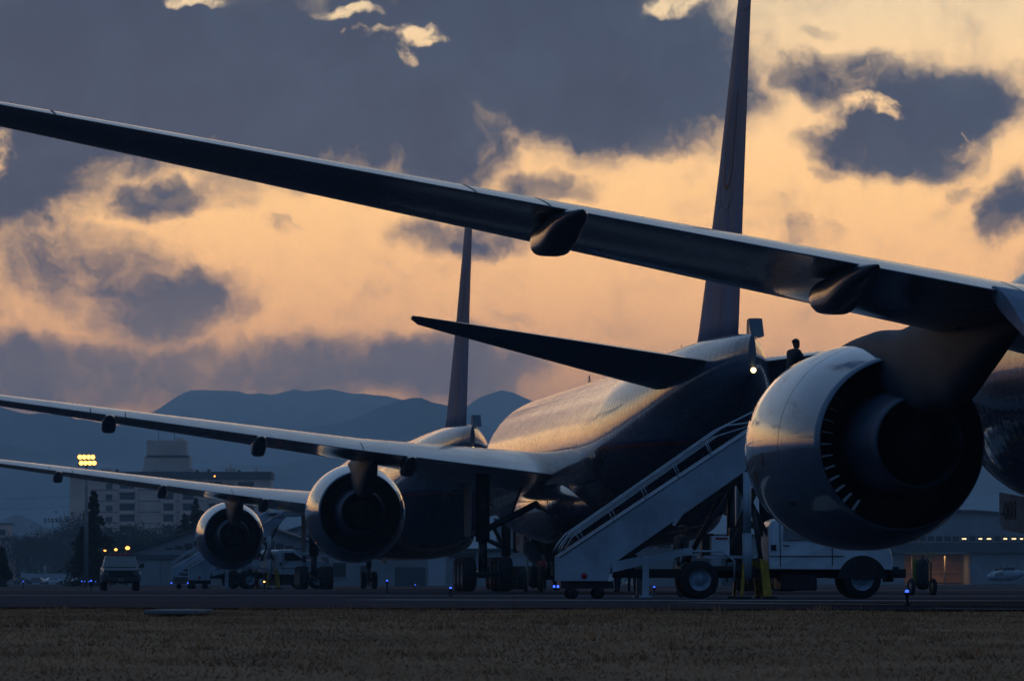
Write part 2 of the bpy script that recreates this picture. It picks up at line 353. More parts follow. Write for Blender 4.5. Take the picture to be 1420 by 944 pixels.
# grass blades on the near strip
gl = mat('dry_grass_blade', (.46, .23, .105), .8, var=.3, vscale=.6, spec=.2)
n = 120000
yv = 44+ (rng.random(n)**.85)*44; hw = yv*735/F+1.2
xv = (rng.random(n)*2-1)*hw; ok = yv < (76-xv*.45)+.5; xv, yv = xv[ok], yv[ok]; n = len(xv)
cl = (np.sin(xv*1.3+yv*.9)+np.sin(xv*.57-yv*1.7+2)+np.sin(xv*3.1+yv*2.3))/3
hh = (.018+.03*rng.random(n)+.03*np.clip(cl, 0, 1))*(1+1.2*(rng.random(n) > .985))
cx_, cy_ = (rng.random(260)-.5)*20, 46+rng.random(260)*34
for a_, b_ in zip(cx_, cy_): hh = hh+(.05+.05*((a_*7) % 1))*np.exp(-(((xv-a_)/.12)**2+((yv-b_)/.25)**2))
zz = np.interp(np.minimum(yv, 76), [-50, 20, 30, 48, 62, 76], [-1.15, -1.12, -.95, -.42, -.12, -.03])-.01
frac = np.clip((yv-60)/(76-xv*.45-60), 0, 1); zz = np.where(yv > 60, np.interp(60+frac*16, [48, 62, 76], [-.42, -.12, -.03])-.01, zz)
an = rng.random(n)*2*PI; wd = .006+.009*rng.random(n); ln = (rng.random(n)-.5)*.12
V = np.zeros((n, 3, 3)); dxv, dyv = np.cos(an)*wd, np.sin(an)*wd
V[:, 0] = np.stack([xv-dxv, yv-dyv, zz], 1); V[:, 1] = np.stack([xv+dxv, yv+dyv, zz], 1); V[:, 2] = np.stack([xv+ln, yv+(rng.random(n)-.5)*.12, zz+hh], 1)
me = bpy.data.meshes.new('grass'); me.vertices.add(n*3); me.vertices.foreach_set('co', V.reshape(-1)); me.loops.add(n*3); me.loops.foreach_set('vertex_index', np.arange(n*3))
me.polygons.add(n); me.polygons.foreach_set('loop_start', np.arange(n)*3); me.update(calc_edges=True); me.validate()
me.materials.append(gl); go = bpy.data.objects.new('grass', me); COL.objects.link(go); go['kind'] = 'stuff'; go['label'] = 'short dry winter grass beside the apron'; go['category'] = 'grass'

# hills
hm = mat('hazed_hillside', (.18, .20, .22), .95, var=.3, vscale=.006, spec=.05)  # paler and bluer than forest: some haze is put into the base colour
def hills(name, D, pts, depth, seed, rough):
    r = np.random.default_rng(seed); xs = np.arange(-9000, 10600, 10 if D < 5000 else 16.0); base = np.interp(xs, [p[0] for p in pts], [p[1] for p in pts])
    nz = sum(np.interp(xs, np.arange(-9200, 10800, st), r.normal(size=len(np.arange(-9200, 10800, st)))*am_) for st, am_ in ((900, 18), (300, 0)) )*(np.abs(xs-700) > 1000)
    nz = nz+sum(np.interp(xs, np.arange(-9200, 10800, st), r.normal(size=len(np.arange(-9200, 10800, st)))*am_) for st, am_ in ((70, rough), (28, rough*.5), (12, rough*.3)))
    top = np.maximum((807-(base+nz))*D/F, 20); rs = []
    for k, (fr, hgt) in enumerate([(-.5, 0), (-.34, .28), (-.2, .55), (-.09, .82), (0, 1), (.15, .8), (.6, 0)]):
        dd = D*(1+0)+depth*fr; wob = np.interp(xs, np.arange(-9200, 10800, 160), r.normal(size=125)*.07)*(0 < hgt < 1)
        wig = np.interp(xs, np.arange(-9200, 10800, 110), r.normal(size=len(np.arange(-9200, 10800, 110)))*.10)*depth*(0 < hgt < 1)
        rs.append([((x-710)*D/F, dd+g_, -2+t*(hgt+w)) for x, t, w, g_ in zip(xs, top, wob, wig)])
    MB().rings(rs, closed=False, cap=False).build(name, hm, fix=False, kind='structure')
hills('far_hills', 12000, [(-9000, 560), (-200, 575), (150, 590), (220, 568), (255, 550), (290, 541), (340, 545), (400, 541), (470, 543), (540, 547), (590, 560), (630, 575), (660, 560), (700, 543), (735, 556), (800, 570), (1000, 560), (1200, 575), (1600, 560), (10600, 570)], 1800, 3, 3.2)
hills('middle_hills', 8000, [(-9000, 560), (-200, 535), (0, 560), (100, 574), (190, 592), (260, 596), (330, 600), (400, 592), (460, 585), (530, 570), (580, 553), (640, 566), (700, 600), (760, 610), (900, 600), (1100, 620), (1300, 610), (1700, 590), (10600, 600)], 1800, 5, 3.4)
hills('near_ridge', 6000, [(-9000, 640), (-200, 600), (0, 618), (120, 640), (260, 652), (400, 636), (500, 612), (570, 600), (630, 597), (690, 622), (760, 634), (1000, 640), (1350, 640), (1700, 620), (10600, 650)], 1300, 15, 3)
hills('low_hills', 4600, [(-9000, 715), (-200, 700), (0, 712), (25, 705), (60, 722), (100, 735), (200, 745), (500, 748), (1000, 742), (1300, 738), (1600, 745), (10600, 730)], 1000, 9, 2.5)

# ------------------------------------------------------------------ aircraft
S0 = 31.8                         # the empty stands between the main wheels
zte = np.polyfit([1, 4.7, 8.4, 10, 14.2, 17.6, 20, 23.5, 26.8, 30.4], [4.15, 4.55, 5.15, 5.36, 5.87, 6.17, 6.45, 6.86, 7.3, 7.8], 2)
def ZT(t): return float(np.polyval(zte, t))
def TE(t): return 33.6 if t < 10 else 33.6+(t-10)*.41
def LE(t): return 19.2+.68*t
def airfoil(n, tc):
    """closed loop of (x, z), x 0 at the nose to 1 at the tail"""
    up, lo = [], []
    for i in range(n+1):
        x = .5*(1-math.cos(PI*i/n)); yt = 5*tc*(.2969*math.sqrt(x)-.126*x-.3516*x*x+.2843*x**3-.1026*x**4)+.0012*x
        zc = .055*x**1.6*(1-x)*1.6
        up.append((x, zc+yt)); lo.append((x, zc-yt))
    return up[::-1]+lo[1:]
def section(sg, t, le, te, z_te, tc, inc, n=20):
    """ring of points in aircraft axes (x right, y forward)"""
    c = te-le; return [(sg*t, S0-(le+x*c), z_te+inc*c*(1-x)+z*c) for x, z in airfoil(n, tc)]
def superring(hw, zc, hh, y, n=48, e=2.0):
    r = []
    for j in range(n):
        a = 2*PI*j/n; ca, sa = math.cos(a), math.sin(a)
        r.append((hw*math.copysign(abs(ca)**(2/e), ca), y, zc+hh*math.copysign(abs(sa)**(2/e), sa)))
    return r
def loft(secs, step, n=64, e=2.0, xo=0):
    s_, a_, b_, c_ = zip(*secs); ss = np.unique(np.concatenate([np.arange(s_[0], s_[-1], step), s_]))
    A, B_, C_ = pchip(s_, a_, ss), pchip(s_, b_, ss), pchip(s_, c_, ss)
    return [[(x+xo, y, z) for x, y, z in superring(max(A[i], .01), B_[i], max(C_[i], .01), S0-ss[i], n, e)] for i in range(len(ss))]

def wheel(parent, x, y, r, w, tm='tyre', hm_='hub', side=1):
    prof = [(-w/2, r*.55), (-w/2, r*.80), (-w*.44, r*.93), (-w*.28, r*.99), (0, r), (w*.28, r*.99), (w*.44, r*.93), (w/2, r*.80), (w/2, r*.55)]
    t = MB().lathe(prof, (x, y, r), 'x', 32).build('wheel', tm, parent)
    MB().lathe([(-w*.36, .01), (-w*.36, r*.42), (-w*.5, r*.5), (-w*.5, r*.57), (w*.5, r*.57), (w*.5, r*.5), (w*.34, r*.42), (w*.3, .01)], (x, y, r), 'x', 24).build('rim', hm_, t)
    return t

def make_aircraft(pos, th, fair, label, flaps=False, dz=0, dih=.138):
    root = thing('jet_airliner', label, 'airliner', (pos[0]+S0*math.sin(th), pos[1]-S0*math.cos(th), dz), th, 'jet airliners parked in a row on the apron')
    # ---- fuselage
    fs = [(0, .03, 4.15, .03), (.35, .62, 4.2, .6), (1.2, 1.32, 4.36, 1.28), (2.5, 1.95, 4.62, 1.95), (4.2, 2.5, 4.87, 2.55), (6.5, 2.95, 5.08, 2.97), (9, 3.1, 5.2, 3.1),
          (42, 3.1, 5.2, 3.1), (46, 3.04, 5.3, 3.05), (50, 2.75, 5.66, 2.78), (54, 2.22, 6.25, 2.25), (57.5, 1.60, 6.88, 1.62), (60.5, 1.0, 7.32, 1.12), (62.4, .52, 7.56, .80), (63.7, .07, 7.66, .62)]
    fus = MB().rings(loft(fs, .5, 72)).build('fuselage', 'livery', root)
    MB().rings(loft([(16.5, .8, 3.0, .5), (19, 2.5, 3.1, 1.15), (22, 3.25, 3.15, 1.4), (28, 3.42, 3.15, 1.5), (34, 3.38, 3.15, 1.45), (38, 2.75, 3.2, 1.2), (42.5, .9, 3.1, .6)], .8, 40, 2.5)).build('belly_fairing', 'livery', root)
    MB().prism([(S0-61.2, 8.28), (S0-61.25, 8.85), (S0-61.65, 8.9), (S0-62.1, 8.30)], 'x', .18, .62).build('intake_door', 'fair', fus)
    MB().ball((0, S0-63.78, 7.12), .085).build('tail_light', 'lampt', fus)
    MB().tube([(0, S0-47.3, 8.2), (0, S0-47.35, 8.72)], [.03, .01]).build('antenna', 'seam', fus)
    MB().prism([(S0-20, 8.25), (S0-20.3, 8.75), (S0-20.7, 8.75), (S0-20.9, 8.25)], 'x', -.02, .02).build('antenna', 'fair', fus)
    for sg in (-1, 1):
        # ---- wing
        ts = [2.2, 3.1, 4.5, 6, 8, 9.2, 10, 11, 12.5, 14.5, 17, 19.5, 22, 24.5, 27, 29, 30, 30.4]
        w = MB().rings([section(sg, t, LE(t), TE(t)-(.25 if t < 9.3 and flaps and sg < 0 else 0), ZT(t), float(np.interp(t, [0, 10, 30], [.145, .115, .10]))*(.6 if t == 30.4 else 1), float(np.interp(t, [0, 10, 31], [.012, .025, .018])), 22) for t in ts]).build('wing', 'wingp', root)
        # control surface gaps: thin dark strips proud of the skin
        for t0 in ((10.2, 19.3, 20.6, 27.5) if sg < 0 else ()):
            c = TE(t0)-LE(t0); af = airfoil(22, float(np.interp(t0, [0, 10, 30], [.145, .115, .10]))); inc = float(np.interp(t0, [0, 10, 31], [.012, .025, .018]))
            pts = [(x, z) for x, z in af[:8]]
            L = [(sg*(t0-.018), S0-(LE(t0)+x*c), ZT(t0)+inc*c*(1-x)+z*c+.006) for x, z in pts]; Q = [(sg*(t0+.018), b_, c_) for (_, b_, c_) in L]
            MB().rings([L, Q], closed=False, cap=False).build('panel_gap', 'seam', w, fix=False)
        for t in fair:
            c = TE(t)-LE(t); k = .76 if t < 15 else .66; z0 = ZT(t); s_te = TE(t)
            secs = [(s_te-4.3*k, .03, z0-.30, .03), (s_te-3.9*k, .15, z0-.46*k, .16*k), (s_te-3.1*k, .25, z0-.52*k, .36*k), (s_te-2.2*k, .27, z0-.52*k, .42*k), (s_te-1.2*k, .27, z0-.36*k, .38*k), (s_te-.3, .24, z0-.22*k, .26*k), (s_te+.3*k, .19, z0-.14*k, .16*k), (s_te+.75*k, .10, z0-.06, .07*k), (s_te+1.0*k, .01, z0-.03, .01)]
            MB().rings(loft(secs, .3, 28, 3.4, xo=sg*t)).build('flap_fairing', 'fair', w)
        if flaps and sg < 0:
            rs = []
            for t in (3.5, 6, 9, 10.9):
                z0 = ZT(t)+.06; s0 = TE(t)-.35; a = R(25); loop = []
                for x, z in airfoil(12, .13):
                    cx, cz = x*2.5, z*2.5; loop.append((-t, S0-(s0+cx*math.cos(a)+cz*math.sin(a)), z0+cz*math.cos(a)-cx*math.sin(a)))
                rs.append(loop)
            MB().rings(rs).build('flap', 'flap', w)
        # ---- engine
        et, ez = 9.6*sg, 3.12
        def lz(prof, n=72): return MB().lathe([(S0-(21.3+(s-21.3)*(.78 if s < 21.3 else .70)), r*1.015) for s, r in prof], (et, 0, ez), 'y', n)
        cowl = lz([(19.2, 1.40), (18.6, 1.44), (18.15, 1.52), (18.0, 1.60), (18.1, 1.70), (18.5, 1.81), (19.2, 1.90), (20.2, 1.955), (21.3, 1.965), (22.3, 1.935), (23.2, 1.86), (24.0, 1.75), (24.6, 1.65), (24.92, 1.595), (24.92, 1.57), (24.6, 1.575), (24.0, 1.60), (23.0, 1.64), (22.0, 1.62)], 96).build('engine_cowl', 'cowl', root)
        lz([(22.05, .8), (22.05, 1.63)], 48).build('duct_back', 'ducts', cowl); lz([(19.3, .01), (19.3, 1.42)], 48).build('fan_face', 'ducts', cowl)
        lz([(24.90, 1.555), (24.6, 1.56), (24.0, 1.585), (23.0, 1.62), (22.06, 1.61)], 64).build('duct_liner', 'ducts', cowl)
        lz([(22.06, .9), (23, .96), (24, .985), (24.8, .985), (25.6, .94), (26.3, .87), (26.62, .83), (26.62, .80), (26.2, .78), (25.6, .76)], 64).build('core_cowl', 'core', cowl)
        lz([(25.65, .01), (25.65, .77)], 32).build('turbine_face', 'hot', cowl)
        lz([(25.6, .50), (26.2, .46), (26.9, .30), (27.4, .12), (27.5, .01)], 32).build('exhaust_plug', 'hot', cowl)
        if sg < 0:
            vb = MB()
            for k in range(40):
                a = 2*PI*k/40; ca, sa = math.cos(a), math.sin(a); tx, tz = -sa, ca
                if not 128 < math.degrees(a) < 240: continue  # only the lit arc of the full vane ring is built
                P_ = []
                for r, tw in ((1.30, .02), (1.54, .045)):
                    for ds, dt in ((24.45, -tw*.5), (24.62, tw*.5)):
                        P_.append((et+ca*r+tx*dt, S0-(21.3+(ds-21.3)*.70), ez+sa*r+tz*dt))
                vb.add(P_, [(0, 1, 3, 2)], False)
            vb.lathe([(S0-23.50, 1.53), (S0-23.46, 1.53)], (et, 0, ez), 'y', 40, R(126), R(241)).build('guide_vanes', 'lit_vane' if flaps else 'ducts', cowl, fix=False)  # lit colour on the near aircraft, shaded duct colour on the others
            for s_, a_, w_, h_ in ((20.0, 196, .16, .05), (20.9, 187, .05, .07), (22.0, 214, .30, .012)):
                r0 = float(np.interp(s_, [19.2, 20.2, 21.3, 22.3], [1.90, 1.955, 1.965, 1.935]))*1.015
                MB().lathe([(S0-(21.3+(s_-21.3)*.78)+o_, r0+.006) for o_ in (-w_, w_)], (et, 0, ez), 'y', 6, R(a_)-h_, R(a_)+h_).build('cowl_vent', 'seam', cowl, fix=False)
            for s_, lab in ((19.9, 0), (22.4, 0)):
                r0 = float(np.interp(s_, [19.2, 20.2, 21.3, 22.3, 23.2], [1.90, 1.955, 1.965, 1.935, 1.86]))
                lz([(s_-.008, r0+.0035), (s_+.008, r0+.0035)], 96).build('cowl_joint', 'seam', cowl, fix=False)
        pz = ZT(9.6)
        secs = [(18.9, .05, 4.72, .05), (19.6, .24, 4.85, .16), (20.6, .34, 4.85, .32), (22.5, .38, 4.8, .50), (24.5, .38, 4.55, .72), (25.8, .37, 4.52, .85), (27.4, .35, 4.55, .82), (28.8, .30, 4.75, .58), (30.4, .18, 4.98, .28), (31.6, .03, 5.08, .06)]
        pyl = MB().rings(loft(secs, .3, 40, 3.0, xo=et)).build('pylon', 'pylon', root)
        # ---- tailplane
        rs = [section(sg, t, 52.6+.72*t+.3, 60.1+.17*t, (7.42 if dih > .1 else 7.25)+dih*t, .135 if t < 10.4 else .11, -.10, 16) for t in (.7, 2, 4, 6, 8, 9.8, 10.5)]
        rs.append(section(sg, 10.78, 61.1, 61.85, (7.42 if dih > .1 else 7.25)+dih*10.78, .10, -.08, 16))
        MB().rings(rs).build('tailplane', 'fair', root)
        # ---- main gear
        mg = MB(); gx = 5.49*sg
        mg.tube([(gx, 0, .65), (gx, 0, 2.2)], .17, 16).tube([(gx, 0, 1.9), (gx, .1, 4.5)], .27, 16)
        mg.tube([(gx, 1.7, .66), (gx, -1.7, .66)], .15, 10)
        for ay in (-1.45, 0, 1.45): mg.tube([(gx-.85, ay, .66), (gx+.85, ay, .66)], .09, 10)
        mg.tube([(gx, -.3, 1.5), (gx, -.6, 1.1), (gx, -.25, .8)], .06)
        mgo = mg.build('main_gear', 'gearm', root)
        MB().tube([(gx, 0, 2.3), (gx-sg*2.6, .6, 3.6)], .13).build('side_brace', 'gearm', mgo)
        MB().tube([(gx, .1, 2.1), (gx-sg*.4, 3.2, 3.7)], .12).build('drag_brace', 'gearm', mgo)
        MB().tube([(gx-sg*1.1, .2, 2.85), (gx-sg*1.5, .2, 4.0)], .05).build('brace_link', 'gearm', mgo)
        MB().prism([(-1.2, 2.1), (1.2, 2.1), (1.5, 4.2), (-1.5, 4.2)], 'x', gx+sg*.55, gx+sg*.60).build('gear_door', 'gearw', mgo, bevel=.01)
        for ay in (-1.45, 0, 1.45):
            for ax in (-.7, .7): wheel(mgo, gx+ax, ay, .66, .52)
    # ---- fin
    rs = []
    for z, le, te, tc in [(7.9, 52.0, 60.4, .10), (9, 53.0, 60.7, .095), (11, 54.7, 61.25, .095), (14, 57.1, 62.05, .09), (17, 59.3, 62.85, .085), (19.4, 61.1, 63.55, .085), (19.75, 61.7, 63.6, .05)]:
        c = te-le; rs.append([(((z_ if i <= 16 else z_))*c, S0-(le+x*c), z) for i, (x, z_) in enumerate([(x, (zz_-.055*x**1.6*(1-x)*1.6)) for x, zz_ in airfoil(16, tc)])])
    fin = MB().rings(rs).build('fin', 'fin', root)
    def fin_pt(fr, z, off=.012):
        le, te = np.interp(z, [7.9, 19.4], [52.0, 61.1]), np.interp(z, [7.9, 19.4], [60.4, 63.55]); c = te-le
        tc = .095; yt = 5*tc*(.2969*math.sqrt(fr)-.126*fr-.3516*fr*fr+.2843*fr**3-.1026*fr**4)*c
        return (-(yt+off), S0-(le+fr*c), z)
    def fin_strip(name, path, w, m):
        L, Q = [], []
        for i, (f_, z_) in enumerate(path):
            f1, z1 = path[max(i-1, 0)]; f2, z2 = path[min(i+1, len(path)-1)]; c = 8.0; tv = Vector(((f2-f1)*c, z2-z1)).normalized()
            L.append(fin_pt(f_-tv.y*w/2/c, z_+tv.x*w/2)); Q.append(fin_pt(f_+tv.y*w/2/c, z_-tv.x*w/2))
        MB().rings([L, Q], closed=False, cap=False).build(name, m, fin, fix=False)
    def U(f0, f1, zt, zb):
        pts = [(f0, zt)]+[(f0, z) for z in np.linspace(zt, zb+.9, 10)[1:]]; fm = (f0+f1)/2
        pts += [(fm-(fm-f0)*math.cos(a), zb+.9-.9*math.sin(a)) for a in np.linspace(.15, PI-.15, 12)]
        return pts+[(f1, z) for z in np.linspace(zb+.9, zt, 10)]
    fin_strip('fin_emblem', U(.36, .78, 16.4, 12.6), .07, 'emb')
    fin_strip('fin_emblem', U(.46, .69, 16.3, 13.3), .14, 'red')
    fin_strip('fin_emblem', U(.54, .62, 16.3, 13.9), .08, 'blue')
    for z_ in (10.35, 18.8): fin_strip('panel_gap', [(.68, z_), (.99, z_+.05)], .05, 'seam')
    fin_strip('panel_gap', [(.68, z) for z in np.linspace(8.9, 18.8, 12)], .04, 'seam')
    # ---- nose gear
    ny = S0-5.9
    ng = MB().tube([(0, ny, .54), (0, ny, 1.5)], .11, 12).tube([(0, ny, 1.3), (0, ny-.1, 3.1)], .17, 12).tube([(-.45, ny, .54), (.45, ny, .54)], .08, 8).tube([(0, ny, 1.7), (0, ny+1.4, 2.8)], .07).build('nose_gear', 'gearm', root)
    for ax in (-.34, .34): wheel(ng, ax, ny, .54, .36)
    for sg in (-1, 1):
        gd = MB().prism([(ny+.2, 1.55), (ny+2.9, 1.75), (ny+3.15, 1.95), (ny+3.15, 2.62), (ny+.2, 2.4)], 'x', sg*1.05, sg*1.09).build('nose_gear_door', 'gearw', ng, bevel=.01)
        if sg < 0:
            cu = bpy.data.curves.new('number', 'FONT'); cu.body = '-008'; cu.size = .62; cu.extrude = .003; cu.space_character = 1.05
            tmp = bpy.data.objects.new('tmp', cu); COL.objects.link(tmp); bpy.context.view_layer.update()
            me = bpy.data.meshes.new_from_object(tmp); bpy.data.objects.remove(tmp); me.materials.clear(); me.materials.append(M['seam'])
            # reads from outside on the port side: text right = aft... nose is to the left
            me.transform(Matrix.Translation((sg*1.105, ny+3.0, 1.98)) @ Matrix(((0, 0, -1, 0), (-1, 0, 0, 0), (0, 1, 0, 0), (0, 0, 0, 1))))
            no = bpy.data.objects.new('number', me); COL.objects.link(no); no.parent = gd
    return root

def nose_from_engine(ex, dpx, th):
    D = F*3.93/dpx; h = Vector((-math.sin(th), math.cos(th))); p = Vector((-math.cos(th), -math.sin(th)))
    return Vector((X(ex, D), D))+21.3*h-9.6*p
NA = nose_from_engine(1200, 282, .205); NB = nose_from_engine(493, 135, .106); NC = nose_from_engine(319, 92.7, .120)
A = make_aircraft(NA, .205, (7.0, 13.5, 18.9), 'nearest grey airliner, its huge engine and wing filling the right side', flaps=True, dz=-.12)
Bp = make_aircraft(NB, .106, (8.4, 14.2, 19.9), 'middle grey airliner with its tall fin in front of the sky, stairs at its tail', dz=.05)
Cp = make_aircraft(NC, .120, (8.4, 14.2, 20.1), 'farthest grey airliner, its thin fin rising behind the middle airliner', dz=.0, dih=.052)

HAZE_D = 1.9e-4
# ------------------------------------------------------------------ people
def person(name_label, loc, rz, joints, cols, group=None, hair=(.01, .008, .006)):
    """joints: dict of positions (x right, y forward, z up); one skinned body"""
    J = joints; P = lambda k: Vector(J[k])
    chain = [('pelvis', .145), ('waist', .13), ('chest', .16), ('neckb', .075), ('neckt', .058)]
    vs, rad, ed, idx = [], [], [], {}
    def add(k, r, prev=None, co=None):
        idx[k] = len(vs); vs.append(co or tuple(P(k))); rad.append(r)
        if prev is not None: ed.append((idx[prev], idx[k]))
    add('pelvis', .145); add('waist', .135, 'pelvis'); add('chest', .19, 'waist'); add('neckb', .115, 'chest'); add('neckt', .085, 'neckb')
    for s in 'lr':
        add('hip'+s, .105, 'pelvis'); add('knee'+s, .07, 'hip'+s); add('ankle'+s, .048, 'knee'+s); add('toe'+s, .042, 'ankle'+s)
        add('sho'+s, .10, 'chest'); add('elb'+s, .068, 'sho'+s); add('wri'+s, .036, 'elb'+s); add('palm'+s, .042, 'wri'+s)
    me = bpy.data.meshes.new('person'); me.from_pydata(vs, ed, []); o = bpy.data.objects.new('person', me); COL.objects.link(o)
    mo = o.modifiers.new('skin', 'SKIN'); mo.use_smooth_shade = True; sv = me.skin_vertices[0].data
    for i, r in enumerate(rad): sv[i].radius = (r, r)
    sv[0].use_root = True
    o.modifiers.new('sub', 'SUBSURF').levels = 2; o.modifiers['sub'].render_levels = 2
    dg = bpy.context.evaluated_depsgraph_get(); dg.update(); ev = bpy.data.meshes.new_from_object(o.evaluated_get(dg)); bpy.data.objects.remove(o)
    bm = bmesh.new(); bm.from_mesh(ev)
    hb = MB(); hc = P('neckt')+Vector((0, .02, .115)); f = Vector((0, 1, 0))
    prof = [(-.13, .01), (-.125, .045), (-.10, .062), (-.06, .074), (-.02, .081), (.03, .083), (.07, .076), (.10, .055), (.118, .02), (.12, .001)]
    rs = [[(hc.x+r*.92*math.cos(2*PI*j/14), hc.y+r*1.18*math.sin(2*PI*j/14)+(.012 if t_ < -.05 else 0), hc.z+t_) for j in range(14)] for t_, r in prof]
    hb.rings(rs)
    hb.add([hc+Vector(q_) for q_ in ((-.012, .092, .02), (.012, .092, .02), (.016, .092, -.03), (-.016, .092, -.03), (0, .122, -.022))], [(0, 1, 4), (1, 2, 4), (2, 3, 4), (3, 0, 4)])
    for sx in (-1, 1):
        hb.ball(hc+Vector((sx*.079, 0, -.01)), (.012, .02, .032), 8, 6); hb.ball(hc+Vector((sx*.03, .088, .012)), (.012, .008, .007), 8, 5)
    hb.ball(hc+Vector((0, .090, -.058)), (.024, .010, .007), 8, 5)
    for s in 'lr':      # five fingers, slightly curled
        a, b_ = P('wri'+s), P('palm'+s); dr = (b_-a).normalized(); sd = dr.cross(Vector((0, 1, 0)))
        sd = sd.normalized() if sd.length > .1 else Vector((1, 0, 0)); up = dr.cross(sd)
        for k, ln in enumerate((.068, .078, .072, .058)):
            o_ = b_+sd*(k-1.5)*.019; hb.tube([o_, o_+dr*ln*.55+up*.006, o_+dr*ln*.9+up*.028], [.010, .009, .007], 6)
        hb.tube([a+dr*.03+sd*.03, a+dr*.06+sd*.055, a+dr*.09+sd*.058+up*.02], [.011, .010, .008], 6)
    tmp = bpy.data.meshes.new('t'); tmp.from_pydata(hb.v, [], hb.f); bm.from_mesh(tmp); bmesh.ops.recalc_face_normals(bm, faces=bm.faces)
    me2 = bpy.data.meshes.new('person'); bm.to_mesh(me2); bm.free()
    skin = mat('skin', (.16, .09, .06), .8, spec=.2); jm, tm = cols; bt = mat('boot', (.015, .014, .013), .6)
    for m_ in (jm, tm, skin, bt): me2.materials.append(m_)
    wz, nz_ = P('pelvis').z+.02, P('neckb').z+.03; hands = [P('palm'+s) for s in 'lr']
    for po in me2.polygons:
        po.use_smooth = True; c = po.center
        if c.z > nz_ or any((c-h_).length < .12 and c.z < (P('wri'+s)).z+.15 and (c-h_).length < (c-P('elb'+s)).length*.45 for h_, s in zip(hands, 'lr')): po.material_index = 2
        elif c.z < .1+min(P('toel').z, P('toer').z): po.material_index = 3
        elif c.z < wz and min(abs(c.x-P('hipl').x), abs(c.x-P('hipr').x)) < .14 : po.material_index = 1
    ob = bpy.data.objects.new('person', me2); COL.objects.link(ob); ob.location = loc; ob.rotation_euler = (0, 0, rz)
    tag(ob, name_label, 'person', group)
    hm_ = mat('hair', hair, .7)
    MB().rings([[(hc.x+r*1.0*math.cos(2*PI*j/14), hc.y-.012+r*1.2*math.sin(2*PI*j/14), hc.z+t_) for j in range(14)] for t_, r in [(.02, .088), (.05, .089), (.085, .078), (.112, .05), (.13, .005)]]).build('hair', hm_, ob)
    return ob
def stand(lean=0, step=.05, arms='down', H=1.75):
    k = H/1.75; J = dict(pelvis=(0, 0, .95), waist=(0, lean*.3, 1.10), chest=(0, lean*.7, 1.32), neckb=(0, lean, 1.47), neckt=(0, lean+.01, 1.525))
    for s, sx in (('l', -1), ('r', 1)):
        st = step*sx
        J['hip'+s] = (sx*.095, 0, .88); J['knee'+s] = (sx*.11, st*.6+.02, .49); J['ankle'+s] = (sx*.12, st, .09); J['toe'+s] = (sx*.13, st+.16, .045)
        J['sho'+s] = (sx*.19, lean*.85, 1.42)
        if arms == 'down': J['elb'+s] = (sx*.25, lean*.6-.03, 1.13); J['wri'+s] = (sx*.25, lean*.5+.10, .90); J['palm'+s] = (sx*.24, lean*.5+.14, .83)
        elif arms == 'rail': J['elb'+s] = (sx*.23, lean+.10, 1.18); J['wri'+s] = (sx*.20, lean+.32, 1.10); J['palm'+s] = (sx*.19, lean+.40, 1.08)
    return {a: tuple(q*k for q in b) for a, b in J.items()}
jb, jr, jn = mat('jacket_black', (.010, .010, .012), .7), mat('jacket_red', (.30, .02, .03), .7), mat('trousers_dark', (.02, .022, .03), .8)
jg, jc = mat('jacket_grey', (.05, .055, .06), .8), mat('jeans_blue', (.03, .06, .12), .8)

